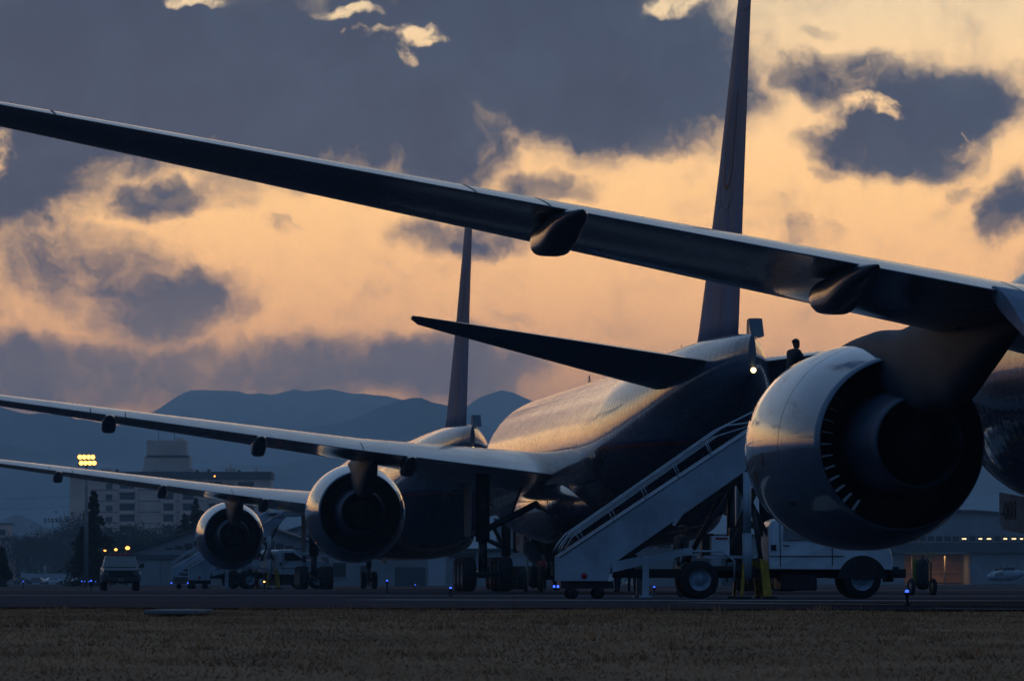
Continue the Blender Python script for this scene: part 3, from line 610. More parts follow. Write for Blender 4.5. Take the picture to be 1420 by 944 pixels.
# ------------------------------------------------------------------ stair truck
def make_stair_truck(label, loc, rz, k_=1.0):
    r = thing('stair_truck', label, 'stair truck', loc, rz, 'stair trucks raised toward the aircraft')
    B_ = MB
    def low(m_):     # a lower stair setting squeezes the flight towards the chassis
        m_.v = [(x, y, z if z < 1 else 1+(z-1)*k_) for x, y, z in m_.v]; return m_
    # stair flight
    side = [(0, .43), (0, 1.04), (4.5, 4.0), (5.55, 4.70), (7.3, 4.70), (7.3, 4.38), (5.75, 4.38), (4.55, 3.10), (1.32, .84), (1.20, .43)]
    fl = None
    for y in (-.82, .82):
        o_ = low(B_().prism(side, 'y', y-.03, y+.03)).build('stair_panel', 'stairp', r, bevel=.01)
        low(B_().tube([(.02, y*1.03, 1.02), (4.5, y*1.03, 3.98), (5.55, y*1.03, 4.70)], .03, 8)).build('edge_trim', 'rail', o_)
        B_().box((2.95, y*1.05, 2.0), (.09, .03, .5), mtx=Matrix.Rotation(R(33), 3, 'Y')).build('bracket', 'rail', o_)
        if y < 0:
            B_().lathe([(-.01, .001), (-.01, .075), (.02, .075)], (.62, y-.04, .56), 'y', 16).build('reflector', 'redp', o_)
    for y in (-.88, .88):
        h = B_().tube([(-.02, y, 1.18), (.10, y, 1.38), (.26, y, 1.58), (3.98, y, 4.16), (4.15, y, 4.24), (5.5, y, 4.40 if y < 0 else 4.9)], .022, 8)
        h.tube([(.12, y, 1.14), (.32, y, 1.50), (3.9, y, 3.98), (4.9, y, 4.3)], .016, 8)
        for s_ in (.55, 1.35, 2.15, 2.95, 3.75):
            for o2 in ((0,) if y < 0 else (.18,)): h.tube([(s_+o2, y, 1.00+.66*(s_+o2)), (s_+o2-.16, y, 1.36+.69*(s_+o2-.16)+.0)], .014, 6)
        low(h).build('handrail', 'rail', r)
    st = B_()
    for k in range(18):
        x0 = .25+k*.295; st.box((x0, 0, .62+k*.205*.965), (.26, 1.56, .035))
    st.box((6.45, 0, 4.62), (1.8, 1.6, .06)); low(st).build('treads', 'stairp', r)
    pr = B_()
    for y in (-.8, .8):
        pr = B_()
        for x in (6.3, 6.8, 7.25): pr.tube([(x, y, 4.65), (x, y, 5.35)], .018, 6)
        pr.tube([(6.2, y, 5.35), (7.3, y, 5.35)], .02, 6)
        low(pr).build('platform_rail', 'rail', r)
    low(B_().prism([(1.32, .70), (4.6, 2.92), (4.6, 3.10), (1.32, .84)], 'y', -.7, .7)).build('under_tray', 'dark', r)
    # chassis and deck
    ch = B_().box((5.0, 0, .62), (7.2, .8, .22)).box((3.9, 0, .74), (1.8, 1.9, .12)); ch.build('chassis', 'dark', r, bevel=.01)
    for y in (-.98, .98):
        B_().prism([(1.30, .64), (1.30, .90), (3.15, 1.24), (3.28, 1.24), (3.28, 1.06), (3.1, 1.06)], 'y', y-.04, y+.04).build('side_beam', 'stairp', r)
        B_().tube([(2.98, y, .72), (2.98, y, .95), (3.08, y, 1.16), (4.02, y, 1.16), (4.30, y, .92), (4.30, y, .42)], .028, 6).build('fender_rail', 'rail', r)
        B_().box((2.12, y, .56), (.16, .12, .96)).box((2.12, y, .05), (.3, .3, .06)).build('stabilizer_leg', 'stairp', r, bevel=.01)
        B_().prism([(4.44, .02), (4.50, .02), (4.60, .86), (4.50, .86)], 'y', y-.05, y+.05).build('stabilizer_brace', 'yellow', r)
        B_().prism([(5.02, .04), (5.22, .04), (5.12, .92), (4.92, .98)], 'y', y-.06, y+.06).build('outrigger', 'yellow', r, bevel=.01)
        B_().box((5.15, y, .03), (.36, .3, .05)).box((4.5, y, .03), (.4, .3, .05)).build('foot_pad', 'dark', r)
    low(B_().tube([(4.62, -.95, .5), (4.62, -.95, 1.6)], .12, 14).tube([(4.62, -.95, 1.6), (4.62, -.95, 3.1)], .10, 14)).build('lift_column', 'stairp', r)
    low(B_().tube([(4.62, .95, .5), (4.62, .95, 3.1)], .11, 14)).build('lift_column', 'stairp', r)
    for pp, rr_ in (([(5.0, -.6, .9), (4.8, -.6, 2.2)], .06), ([(4.35, .4, .9), (4.35, .4, 3.0)], .11), ([(3.2, 0, .9), (4.2, 0, 2.7)], .07)): low(B_().tube(pp, rr_, 10)).build('hydraulic_ram', 'gearm', r)
    sc_ = B_()
    for y in (-.5, .5): sc_.prism([(4.2, 1.2), (4.3, 1.2), (5.5, 3.9), (5.4, 3.9)], 'y', y-.03, y+.03).prism([(5.3, 1.2), (5.4, 1.2), (4.5, 3.0), (4.4, 3.0)], 'y', y-.03, y+.03)
    low(sc_).build('lift_frame', 'dark', r)
    bx = B_().box((3.98, -.55, 1.30), (.44, .55, .46)).build('equipment_box', 'truck', r, bevel=.01)
    B_().box((4.0, -.835, 1.475), (.30, .012, .05)).build('warning_strip', 'redp', bx)
    B_().box((4.2, 0, 1.02), (1.3, 1.9, .07)).build('deck', 'stairp', r)
    B_().box((3.75, .3, 1.33), (.3, .5, .55)).build('hydraulic_unit', 'dark', r, bevel=.02); B_().box((4.45, .2, 1.4), (.35, .5, .7)).build('hydraulic_tank', 'dark', r, bevel=.02)
    # cab
    cab = [(5.15, .72), (5.15, 1.72), (5.22, 1.86), (5.36, 1.92), (6.10, 1.93), (6.28, 1.88), (6.90, 1.44), (7.25, 1.42), (7.95, 1.34), (8.14, 1.20), (8.20, .98), (8.20, .70)]
    hw = {0: .95}
    secs = []
    for k, (y, sc2) in enumerate([(-.98, .0), (-.95, .03), (-.80, .045), (.80, .045), (.95, .03), (.98, 0)]):
        secs.append([(x, y*(1 if z < 1.42 else 1-(z-1.42)*.28), z+(sc2 if z > 1.3 else 0)) for x, z in cab])
    c = B_().rings(secs, smooth=False).build('cab', 'truck', r, bevel=.025)
    for y in (-1, 1):
        Y = lambda z: y*(.988*(1 if z < 1.42 else 1-(z-1.42)*.28)+.004)
        def plate(nm, poly, m, off=0):
            b2 = B_(); a_ = [(x, Y(z)+y*off, z) for x, z in poly]; b_ = [(x, Y(z)+y*(off+.012), z) for x, z in poly]
            b2.rings([a_, b_], cap=True, smooth=False); b2.build(nm, m, c)
        plate('side_window', [(5.50, 1.44), (5.52, 1.80), (6.08, 1.82), (6.62, 1.45)], 'glass')
        plate('door_seam', [(5.42, .80), (5.42, 1.84), (5.44, 1.84), (5.44, .80)], 'seam'); plate('door_seam', [(6.70, .80), (6.70, 1.40), (6.72, 1.40), (6.72, .80)], 'seam')
        plate('fuel_flap', [(5.20, 1.18), (5.20, 1.32), (5.33, 1.32), (5.33, 1.18)], 'seam'); plate('door_handle', [(5.5, 1.28), (5.5, 1.31), (5.66, 1.31), (5.66, 1.28)], 'seam')
        plate('side_moulding', [(5.16, 1.03), (5.16, 1.05), (7.0, 1.05), (7.0, 1.03)], 'seam')
        B_().box((6.55, y*1.14, 1.50), (.10, .22, .26)).tube([(6.6, y*.95, 1.45), (6.55, y*1.1, 1.5)], .02).build('mirror', 'dark', c, bevel=.02)
        # wheel arch
        arch = [(7.45+.60*math.cos(a_), .46+.60*math.sin(a_)) for a_ in np.linspace(PI*.02, PI*.98, 16)]
        B_().prism(arch, 'y', y*.93, y*1.0).build('wheel_arch', 'dark', c)
    wsh = [(6.30, -.82, 1.86), (6.30, .82, 1.86), (6.88, .92, 1.47), (6.88, -.92, 1.47)]; off = Vector((.03, 0, .05))
    B_().add([Vector(p_)+off for p_ in wsh]+[Vector(p_)+off*.5 for p_ in wsh], [(0, 1, 2, 3), (4, 7, 6, 5), (0, 4, 5, 1), (1, 5, 6, 2), (2, 6, 7, 3), (3, 7, 4, 0)], False).build('windshield', 'glass', c)
    B_().box((8.27, 0, .68), (.18, 1.95, .22)).box((8.2, 0, .5), (.1, 1.5, .18)).build('bumper', 'dark', r, bevel=.03)
    B_().box((8.21, 0, 1.03), (.04, 1.1, .26)).build('grille', 'dark', r)
    for y in (-.75, .75): B_().box((8.18, y, 1.04), (.08, .26, .2)).build('headlight', 'glass', r, bevel=.02)
    B_().box((5.9, 0, .4), (.9, 1.7, .4)).build('fuel_tank', 'dark', r, bevel=.04)
    def w2(x, y, s_):
        t = B_().lathe([(-.13, .27), (-.13, .40), (-.11, .44), (-.05, .465), (.05, .465), (.11, .44), (.13, .40), (.13, .27)], (x, y, .465), 'y', 32).build('wheel', 'tyre', r)
        B_().lathe([(s_*.05, .01), (s_*.05, .10), (s_*.02, .11), (s_*.0, .21), (s_*.10, .25), (s_*.125, .28), (-s_*.1, .28)], (x, y, .465), 'y', 28).build('rim', 'hubb', t)
        for k in range(8): pass
    for y in (-1, 1):
        w2(7.45, y*.86, y); w2(3.45, y*.92, y); w2(3.45, y*.64, y)
    for k, y in ((0, -.8), (1, .8)): B_().box((-.02, y, .30), (.05, .05, .06)).build('marker_light', 'lampb', r)
    for y in (-.78, .78):
        for x in (.35, 1.0): B_().lathe([(-.05, .02), (-.05, .13), (.05, .13), (.05, .02)], (x, y*.9, .13), 'y', 16).build('castor', 'tyre', r)
    B_().box((.7, 0, .34), (1.3, 1.5, .18)).build('base_frame', 'dark', r)
    return r
DT = 121
stA = make_stair_truck('white stair truck whose stairway climbs in front of the middle airliner', (X(772, DT), DT, 0), .05)
stC = make_stair_truck('small far white stair truck with visible cab behind the leftmost engines', (X(250, 298), 298, 0), .60, .78)
stC.scale = (1.22, 1.22, 1.22)
# the second one is lowered a little
person('person in black jacket standing at the top of the tall stairs', stA.matrix_basis @ Vector((5.78, -.35, 4.65)) , R(-58), stand(.12, .04, 'rail', 1.74), (jb, jn))
person('person in a dark coat standing behind the rear wheel of the stair truck', (X(945, DT+4), DT+4, 0), R(-60), stand(.0, .03, 'down', 1.86), (jb, jn))
person('person in red jacket beside the foot of the stairs', (X(753, 238), 238, 0), R(160), stand(0, .04, 'down', 1.72), (jr, jg))
person('leftmost of two people standing beyond the stair foot, in blue trousers', (X(856, 190), 190, 0), R(30), stand(0, .1, 'down', 1.7), (jg, jc), )
person('person in dark clothes beyond the stairs, right of the one in blue trousers', (X(876, 195), 195, 0), R(-20), stand(0, .03, 'down', 1.75), (jn, jc))

# ------------------------------------------------------------------ pickup (front view)
PKM = mat('pickup_paint', (.06, .07, .085), .3, 0, .7, .1, 1.5, coatr=.08)
def make_pickup(label, loc, rz):
    r = thing('pickup_truck', label, 'pickup truck', loc, rz)
    B_ = MB   # forward = -y (faces the camera before rz)
    def hull(rows, nm, m, bev=.03):
        return B_().rings([[(-w, y, z0), (-w*1.0, y, zm), (-w*k, y, z1-.03), (-w*k*.93, y, z1), (w*k*.93, y, z1), (w*k, y, z1-.03), (w, y, zm), (w, y, z0)] for y, w, z0, zm, z1, k in rows], smooth=False).build(nm, m, r, bevel=bev)
    hull([(-2.62, .86, .62, .85, 1.08, .96), (-2.5, .95, .55, .9, 1.18, .95), (-1.3, .97, .5, 1.0, 1.24, .94), (-1.25, .97, .5, 1.0, 1.25, .94)], 'hood', PKM)
    b = hull([(-1.32, .97, .5, 1.1, 1.25, .96), (2.7, .97, .55, 1.1, 1.28, .98)], 'body', PKM)
    cb = B_().rings([[(-w, y, 1.22), (-w*.84, y+dy_, 1.80), (-w*.76, y+dy_, 1.86), (w*.76, y+dy_, 1.86), (w*.84, y+dy_, 1.80), (w, y, 1.22)] for y, dy_, w in ((-1.42, .72, .93), (.75, -.1, .94))], smooth=False).build('cab', PKM, r, bevel=.02)
    B_().add([(-.80, -1.43, 1.27), (.80, -1.43, 1.27), (.67, -.77, 1.79), (-.67, -.77, 1.79), (-.80, -1.41, 1.25), (.80, -1.41, 1.25), (.67, -.75, 1.77), (-.67, -.75, 1.77)], [(0, 1, 2, 3), (7, 6, 5, 4), (0, 4, 5, 1), (1, 5, 6, 2), (2, 6, 7, 3), (3, 7, 4, 0)], False).build('windshield', 'glass', r)
    lb = B_().box((0, -.35, 1.94), (1.25, .28, .12)).build('light_bar', 'redp', r, bevel=.03)
    for k in range(5): B_().box((-.48+k*.24, -.35, 1.94), (.02, .30, .13)).build('divider', 'rail', lb)
    gr = B_().box((0, -2.64, .87), (1.74, .10, .42)).build('grille', 'dark', r, bevel=.02)
    for k in range(3): B_().box((0, -2.70, .81+k*.09), (1.2, .02, .025)).build('bar', 'gearm', gr)
    B_().box((0, -2.72, .58), (1.88, .20, .24)).build('bumper', 'dark', r, bevel=.04)
    B_().box((0, -2.835, .60), (.32, .012, .16)).build('license_plate', 'fair', r)
    for sx in (-1, 1):
        B_().box((sx*.75, -2.69, .92), (.26, .06, .22)).build('headlight', 'glass', r, bevel=.02)
        B_().box((sx*1.12, -1.15, 1.34), (.22, .10, .22)).tube([(sx*.93, -1.15, 1.25), (sx*1.05, -1.15, 1.3)], .03).build('mirror', 'dark', r, bevel=.03)
        B_().prism([(-2.35, .45), (-2.3, .85), (-2.0, 1.02), (-1.55, 1.02), (-1.3, .85), (-1.25, .45)], 'x', sx*.955, sx*1.04).build('fender_flare', PKM, r, bevel=.02)
        for y in (-1.78, 1.85):
            t = B_().lathe([(-.14, .25), (-.14, .36), (-.1, .40), (.1, .40), (.14, .36), (.14, .25)], (sx*.84, y, .40), 'x', 28).build('wheel', 'tyre', r)
            B_().lathe([(sx*.05, .01), (sx*.08, .2), (sx*.13, .25)], (sx*.84, y, .40), 'x', 20).build('rim', 'hub', t)
    B_().box((0, 0, .48), (1.2, 4.6, .16)).build('underframe', 'dark', r)
    r.scale = (.93, .93, .90)
    return r
make_pickup('pickup truck with a red light bar on its roof facing us at the left', (X(161, 236), 238.5, 0), R(6))

# ------------------------------------------------------------------ carts, lights, small things
def fire_cart(label, loc, rz, sc=1.0):
    r = thing('extinguisher_cart', label, 'extinguisher cart', loc, rz, 'wheeled fire extinguisher carts')
    r.scale = (sc, sc, sc)
    cm = mat('cart_green', (.16, .20, .05), .5)
    MB().lathe([(.18, .02), (.2, .13), (.28, .19), (.4, .205), (1.0, .205), (1.12, .18), (1.2, .10), (1.23, .05), (1.3, .05), (1.3, .01)], (0, 0, 0), 'z', 24).build('tank', 'dark', r)
    MB().tube([(-.30, .1, 0.02), (-.30, .1, 1.28), (-.30, .1, 1.42)], .018, 6).tube([(.30, .1, .02), (.30, .1, 1.42)], .018, 6).tube([(-.34, .1, 1.42), (.52, .1, 1.42)], .018, 6).tube([(-.28, .1, 1.42), (-.05, .1, 1.78), (.25, .1, 1.42)], .013, 6).tube([(-.30, .1, .04), (.30, .1, .04)], .018, 6).build('frame', cm, r)
    MB().box((-.20, .12, .75), (.14, .06, .9)).build('shield', cm, r, bevel=.02)
    MB().tube([(.05, -.22, 1.25), (.2, -.26, 1.0), (.2, -.26, .5), (.05, -.24, .35), (-.05, -.24, .6), (0, -.24, 1.0)], .025, 6).build('hose', 'dark', r)
    for sx in (-1, 1):
        t = MB().lathe([(-.05, .17), (-.06, .25), (-.03, .28), (.03, .28), (.06, .25), (.05, .17)], (sx*.38, .05, .28), 'x', 24).build('wheel', 'tyre', r)
        MB().lathe([(-.03, .01), (-.03, .18), (.03, .18), (.03, .01)], (sx*.38, .05, .28), 'x', 16).build('rim', 'hub', t)
    return r
c1 = fire_cart('wheeled extinguisher cart standing alone right of the big engine', (X(1279, 150), 150, 0), .25)
c2 = copy_tree(c1); c2.location = (X(740, 200), 200, 0); c2.rotation_euler = (0, 0, -.1); c2['label'] = 'wheeled extinguisher cart beside the person in the red jacket'
c1.scale = (.93, .93, .93); c2.scale = (.9, .9, .9)

def edge_light(label, px, D, h=.35, m='lampb'):
    o = thing('marker_light', label, 'ground light', (X(px, D), D, 0), 0, 'blue lights along the apron edge')
    MB().lathe([(0, .07), (.03, .07), (.05, .03), (h*.6, .03), (h*.65, .055), (h*.8, .055)], (0, 0, 0), 'z', 10).build('post', 'dark', o)
    MB().ball((0, 0, h*.85), .036, 10, 6).build('lens', m, o)
for k, (px, D, lab, m) in enumerate([
    (33, 330, 'lone blue marker light at far left, before the parked cars', 'lampb'), (114, 300, 'leftmost blue marker light of the cluster left of the pickup', 'lampb'),
    (118, 345, 'blue marker light second from left in the cluster by the pickup', 'lampb'), (124, 400, 'upper blue marker light in the cluster left of the pickup', 'lampb'), (127, 205, 'nearest blue marker light, low beside the pickup', 'lampb'),
    (133, 420, 'blue marker light nearest the pickup on its left', 'lampb'), (537, 190, 'blue marker light under the middle airliner belly', 'lampb'), (576, 300, 'small blue marker light left of the main wheels', 'lampb'),
    (625, 140, 'blue marker light in front of the big main wheels', 'lampb'), (829, 170, 'blue marker light behind the foot of the stairs', 'lampb'), (907, 165, 'blue marker light between the stairs and the rear truck wheel', 'lampb'),
    (991, 150, 'blue marker light right of the rear truck wheel', 'lampb'), (1257, 86, 'blue marker light on the near apron, right of the truck', 'lampb'), (367, 215, 'glowing amber lamp standing below the small far truck', 'lampa')]):
    edge_light(lab, px, D, .55 if k < 7 else .28 if k != 13 else .5, m)

# slab lying in the grass
sy = 70; tag(MB().box((X(249, sy), sy, -.015), (.76, 3.4, .06), 0).build('concrete_slab', 'concrete', bevel=.02), 'pale concrete slab lying in the grass at left', 'slab')

# ------------------------------------------------------------------ floodlight masts
mm = mat('mast_metal', (.22, .22, .22), .5, .3)
def flood(label, px, D, ytop, lit, w=1.9, rows=2, cols=4):
    zt = Z(ytop, D); r = thing('floodlight_mast', label, 'floodlight mast', (X(px, D), D, 0), 0, 'floodlight masts beyond the apron')
    MB().tube([(0, 0, 0), (0, 0, zt*.5), (0, 0, zt+.3)], [.22, .17, .10], 12).build('pole', mm, r)
    fr = MB()
    for k in range(rows): fr.box((0, 0, zt+(k-(rows-1)/2)*.52-.2), (w+.3, .08, .07))
    for sx in (-.5, 0, .5): fr.box((sx*w, 0, zt-.2), (.06, .06, .62*rows+.1))
    fr.build('lamp_frame', 'dark', r)
    for k in range(rows):
        for j in range(cols):
            x = (j-(cols-1)/2)*w/(cols-.4)+(.12 if k == 0 else 0); z = zt+(k-(rows-1)/2)*.52-.05
            MB().lathe([(-.20, .20), (-.16, .24), (0, .14), (.15, .10)], (x, 0, z), 'y', 14).build('lamp', 'dark', r)
            MB().lathe([(-.19, .001), (-.19, .20)], (x, 0, z), 'y', 14).build('lens', 'lampw' if lit else 'glass', r)
flood('tall floodlight mast at left with eight glowing orange lamps', 120, 430, 637, True, 1.35)
flood('unlit dark floodlight mast between the trees at far left', 73, 1160, 721, False, 4.0, 2, 5)
for k, (px, py, s_) in enumerate([(144, 763, .12), (150, 761, .15), (158, 758, .22)]):
    D = 560; r = thing('street_lamp', ['dimmest, leftmost', 'middle', 'brightest, rightmost'][k]+' of three orange street lamps above the pickup', 'street lamp', (X(px, D), D+k*9, 0), 0, 'orange street lamps above the pickup')
    MB().tube([(0, 0, 0), (0, 0, Z(py, D)+.1), (.5, -.3, Z(py, D)+.35)], .06, 8).build('pole', 'dark', r); MB().ball((.2, -.2, Z(py, D)), (s_*1.2, s_*1.2, s_*.9), 10, 6).build('lamp', 'lampo', r)

# ------------------------------------------------------------------ buildings
wl = mat('wall_beige', (.66, .49, .40), .9, var=.1, vscale=.15, bump=.1, bscale=1)
wg = mat('wall_grey', (.26, .26, .27), .85, var=.1, vscale=.2); wd = mat('wall_dark', (.08, .085, .10), .9, var=.1, vscale=.3)
rf = mat('roof_dark', (.045, .05, .06), .85, var=.2, vscale=.3); wing_ = mat('window_dark', (.012, .014, .02), .5)
whitew = mat('wall_white', (.40, .42, .45), .8, var=.08, vscale=.3)
# apartment block
D = 1280; k5 = D/F
def bx(x0, x1, z0, z1, y0, y1, b=None): return (b or MB()).box(((x0+x1)/2, (y0+y1)/2, (z0+z1)/2), (abs(x1-x0), abs(y1-y0), abs(z1-z0)))
ap = thing('apartment_block', 'large beige apartment block with rooftop tower and balconies behind the trees', 'apartment block', (X(236, D), D, 0))
ax = lambda px: (px-236)*k5
az = lambda py: (807-py)*k5+HC
w_ = MB(); bx(ax(97), ax(375), 0, az(664), 0, 15, w_); ww = w_.build('wall', wl, ap)
bx(ax(128), ax(376.5), az(664), az(654), -.8, 15.4).build('roof_band', rf, ap); bx(ax(96), ax(128), az(664), az(660), -.3, 15.3).build('roof_edge', wl, ap)
tw = MB(); bx(ax(199), ax(262), az(654), az(632), 2, 12, tw); bx(ax(202), ax(257), az(632), az(610), 3, 11, tw); bx(ax(243), ax(252), az(610), az(606), 4, 7, tw); bx(ax(197), ax(266), az(655), az(649), 1.5, 13, tw); tw.build('roof_tower', wl, ap)
bx(ax(202.5), ax(261), az(633.5), az(631), 1.7, 12.3).build('tower_cornice', rf, ap)
for px in (218, 240): MB().tube([(ax(px), 5, az(612)), (ax(px), 5, az(585 if px == 218 else 597))], [.10, .05], 6).build('antenna', 'gearm', ap)
for px, h in ((146, 6), (160, 5), (318, 14), (354, 8), (288, 5), (272, 4), (330, 4)):
    b = MB(); bx(ax(px-(7 if px in (146, 318) else 2)), ax(px+(7 if px in (146, 318) else 2)), az(655), az(655-min(h, 6)), 4, 7, b)
    if h > 6: b.tube([(ax(px), 5, az(650)), (ax(px), 5, az(655-h))], .25, 6)
    b.build('roof_plant', wl if h > 6 or px == 146 else rf, ap)
for i, (x0, x1) in enumerate([(166, 187), (227, 241), (254, 269), (290, 308), (330, 352)]):      # balcony stacks
    for j in range(7):
        z1 = az(668+j*15.2); z0 = z1-2.55
        bx(ax(x0), ax(x1), z0, z1, -.02, .25).build('balcony_opening', wing_, ap); f_ = bx(ax(x0)-.1, ax(x1)+.1, z0-.25, z0+.75, -1.1, -.95).build('balcony', wl, ap)
        bx(ax(x0)-.1, ax(x1)+.1, z0-.3, z0-.12, -1.1, 0).build('slab', wl, f_)
for px in (152, 312, 320, 206, 212) :
    for j in range(7):
        z1 = az(670+j*15.2)
        if px in (206, 212) : continue
        f_ = bx(ax(px-5), ax(px+4), z1-1.5, z1-.1, -.05, .1).build('window', wing_, ap); bx(ax(px-5.5), ax(px+4.5), z1-1.62, z1-1.48, -.12, .0).build('sill', wg, f_)
for px in (190, 226, 243, 252, 271, 286): bx(ax(px-2), ax(px+1), 2, az(664), -.7, -.003).build('pilaster', wl, ap)
for j in range(8): bx(ax(129), ax(375), az(664+15.2*j)-.12, az(664+15.2*j)+.05, -.06, 0.01).build('floor_line', rf, ap)
bx(ax(297), ax(299), az(661), az(659.5), -.9, -.82).build('lit_window', 'lampo', ap)
# gabled hangar
def gable(label, pxc, halfpx, yeave, yap, D, bands=True, roofm=rf, group=None, depth=40):
    k = D/F; r = thing('hangar', label, 'hangar', (X(pxc, D), D, 0), 0, group); hw = halfpx*k; ze = Z(yeave, D); za = Z(yap, D)
    MB().prism([(-hw, 0), (-hw, ze), (0, za), (hw, ze), (hw, 0)], 'y', 0, depth).build('wall', wg, r)
    for s in (-1, 1):
        MB().prism([(s*(hw+.8), ze-.25), (s*(hw+.8), ze+.10), (0, za+.40), (0, za+.02)], 'y', -.6, depth+.6).build('roof', roofm, r)
        for q_ in range(4): bx(s*(hw*.30+q_*1.15), s*(hw*.30+q_*1.15+1.0), ze+.55, ze+1.6-q_*.28, -.06, .1).build('window', wing_, r)
    bx(-hw, hw, ze-.65, ze-.05, -.35, -.003).build('fascia', wd, r)
    for q_ in range(7):
        x0 = -hw+.6+q_*(2*hw-1.2)/7; b = bx(x0, x0+(2*hw-1.2)/7-.12, .05, ze-.75, -.12, -.003).build('sliding_door', wg, r)
    for s in (-1, 1): bx(s*hw-.2, s*hw+.2, 0, ze-.3, -.3, .0).build('corner_post', wd, r)
    return r
gable('white gabled hangar behind the small far engine', 325, 148, 768, 718, 600)
gable('wide low gabled hangar roof partly hidden by the middle engine', 470, 120, 752, 716, 780)
def lowbuilding(label, x0, x1, ytop, D, wall, doors, name='service_building', dep=18, cat='building'):
    r = thing(name, label, cat, (X((x0+x1)/2, D), D, 0)); hw = (x1-x0)/2*D/F; zt = Z(ytop, D)
    bx(-hw, hw, 0, zt, 0, dep).build('wall', wall, r); bx(-hw-.3, hw+.3, zt, zt+.3, -.3, dep+.3).build('roof', rf, r)
    for (a_, b_, yt, yb, m_, nm) in doors:
        cx = (x0+x1)/2; o_ = bx((a_-cx)*D/F, (b_-cx)*D/F, max(.02, Z(yb, D)), Z(yt, D), -.08, .05).build(nm, m_, r)
        if nm == 'window':
            bx((a_-cx)*D/F-.08, (b_-cx)*D/F+.08, max(.02, Z(yb, D))-.12, max(.02, Z(yb, D))-.01, -.16, 0).build('sill', wg, o_)
    return r
lowbuilding('long grey service building with dark doors behind the wheels of the middle airliner', 432, 775, 764, 520, wg,
    [(500, 515, 784, 812, wing_, 'door'), (548, 590, 786, 814, wd, 'door'), (594, 618, 765, 820, whitew, 'panel'), (622, 660, 766, 774, wing_, 'window'), (462, 480, 780, 800, wing_, 'window'), (664, 700, 772, 788, wing_, 'window'), (640, 662, 786, 814, wd, 'door'), (446, 456, 772, 812, wd, 'door')])
lowbuilding('tall pale block building right of the main wheels', 688, 768, 722, 600, wg, [(734, 742, 736, 744, wing_, 'window'), (690, 700, 764, 772, wing_, 'window'), (746, 760, 770, 780, wing_, 'window')], dep=14)
lowbuilding('low pale warehouse behind the stair truck', 880, 1075, 744, 560, wg, [(890, 905, 752, 760, wing_, 'window'), (912, 930, 752, 760, wing_, 'window'), (935, 950, 752, 762, wing_, 'window'), (955, 985, 770, 812, wd, 'door'), (1000, 1040, 760, 812, wd, 'door')], 'warehouse', cat='warehouse')
lowbuilding('dark shed in front of the trees at far left', 66, 101, 746, 1150, wd, [(70, 97, 752, 810, wd, 'door')], 'shed', 12, 'shed')
lowbuilding('beige house at the left edge of the frame', -60, 12, 748, 1100, wl, [(-10, -2, 757, 764, wing_, 'window'), (2, 9, 760, 768, wing_, 'window')], 'house', 16, 'house')
lowbuilding('narrow upper block with flat dark roof at the left edge', -40, 12, 727, 1180, wl, [(0, 8, 734, 741, wing_, 'window')], 'tower_block', 10, 'building')
tag(bx(X(30, 1085), X(97, 1085), 0, Z(795, 1085), 1085, 1085.4).build('boundary_wall', whitew), 'low pale boundary wall behind the parked cars at left', 'wall')
# arched hangar at the right
D = 900; k = D/F; hg = thing('arched_hangar', 'large arched hangar with an open lit doorway at right', 'hangar', (X(1330, D), D, 0))
hx = lambda px: (px-1330)*k; hz = lambda py: max(0, (807-py)*k+HC)
arc = [(-205+410*i/24, 752-42*(1-((i-12)/12)**2)) for i in range(25)]
for nm, m_, y0, y1, off in (('roof', rf, -.8, 45, 3), ('wall', wg, 0, 44, 0)):
    MB().prism([(px*k, hz(py)+off*k) for px, py in arc]+[(205*k, hz(752)), (-205*k, hz(752))], 'y', y0 if nm == 'wall' else y0, y1).build(nm, m_, hg) if nm == 'wall' else MB().rings([[(px*k, y_, hz(py)+.02) for px, py in arc]+[(px*k, y_, hz(py)+.45) for px, py in arc[::-1]] for y_ in (y0, y1)], smooth=False).build(nm, m_, hg)
bx(hx(1125), hx(1535), hz(766), hz(753), -1.4, -.003).build('fascia', wd, hg)
b = MB(); bx(hx(1125), hx(1253), 0, hz(766), 0, 44, b); bx(hx(1345), hx(1535), 0, hz(766), 0, 44, b); b.build('front_wall', wg, hg)
for a_, b_ in ((1347, 1408), (1410, 1470), (1472, 1533)): bx(hx(a_), hx(b_), .05, hz(768), -.35, -.2).build('sliding_door', wg, hg)
for i in range(17):
    a_ = 1240+i*11.5; lit = i in (8, 10, 11, 13, 14, 15)
    bx(hx(a_), hx(a_+9), hz(750), hz(743), -.06, .02).build('window', wing_, hg)
    if lit: bx(hx(a_+1.5), hx(a_+5.5+(i % 3)), hz(747.6), hz(746), -.11, -.07).build('window_lamp', 'lampwin', hg)
inb = mat('hangar_inside', (.33, .20, .10), .8, var=.15, vscale=.4)
bx(hx(1250), hx(1348), 0, hz(766), 18, 18.3).build('inner_wall', inb, hg)
for i in range(4): bx(hx(1253), hx(1345), hz(806-i*13)-.1, hz(806-i*13)+.1, 17.6, 17.98).build('shelf_rail', mat('rack', (.45, .30, .14), .7), hg)
for px in (1268, 1315): MB().tube([(hx(px), 8, 0), (hx(px), 8, hz(770))], .12, 8).build('column', mat('column', (.5, .4, .28), .6), hg)
ll = bpy.data.lights.new('hangar_lamp', 'AREA'); lo = bpy.data.objects.new('hangar_lamp', ll); COL.objects.link(lo); lo.location = (X(1300, D), D+9, hz(767)); ll.energy = 260; ll.color = (1, .6, .28); ll.size = 5; lo.parent = None
bx(-.25, .25, -.02, .06, -.25, .25).build('lamp_housing', 'dark', hg).location = (hx(1300), 9, hz(766.6))
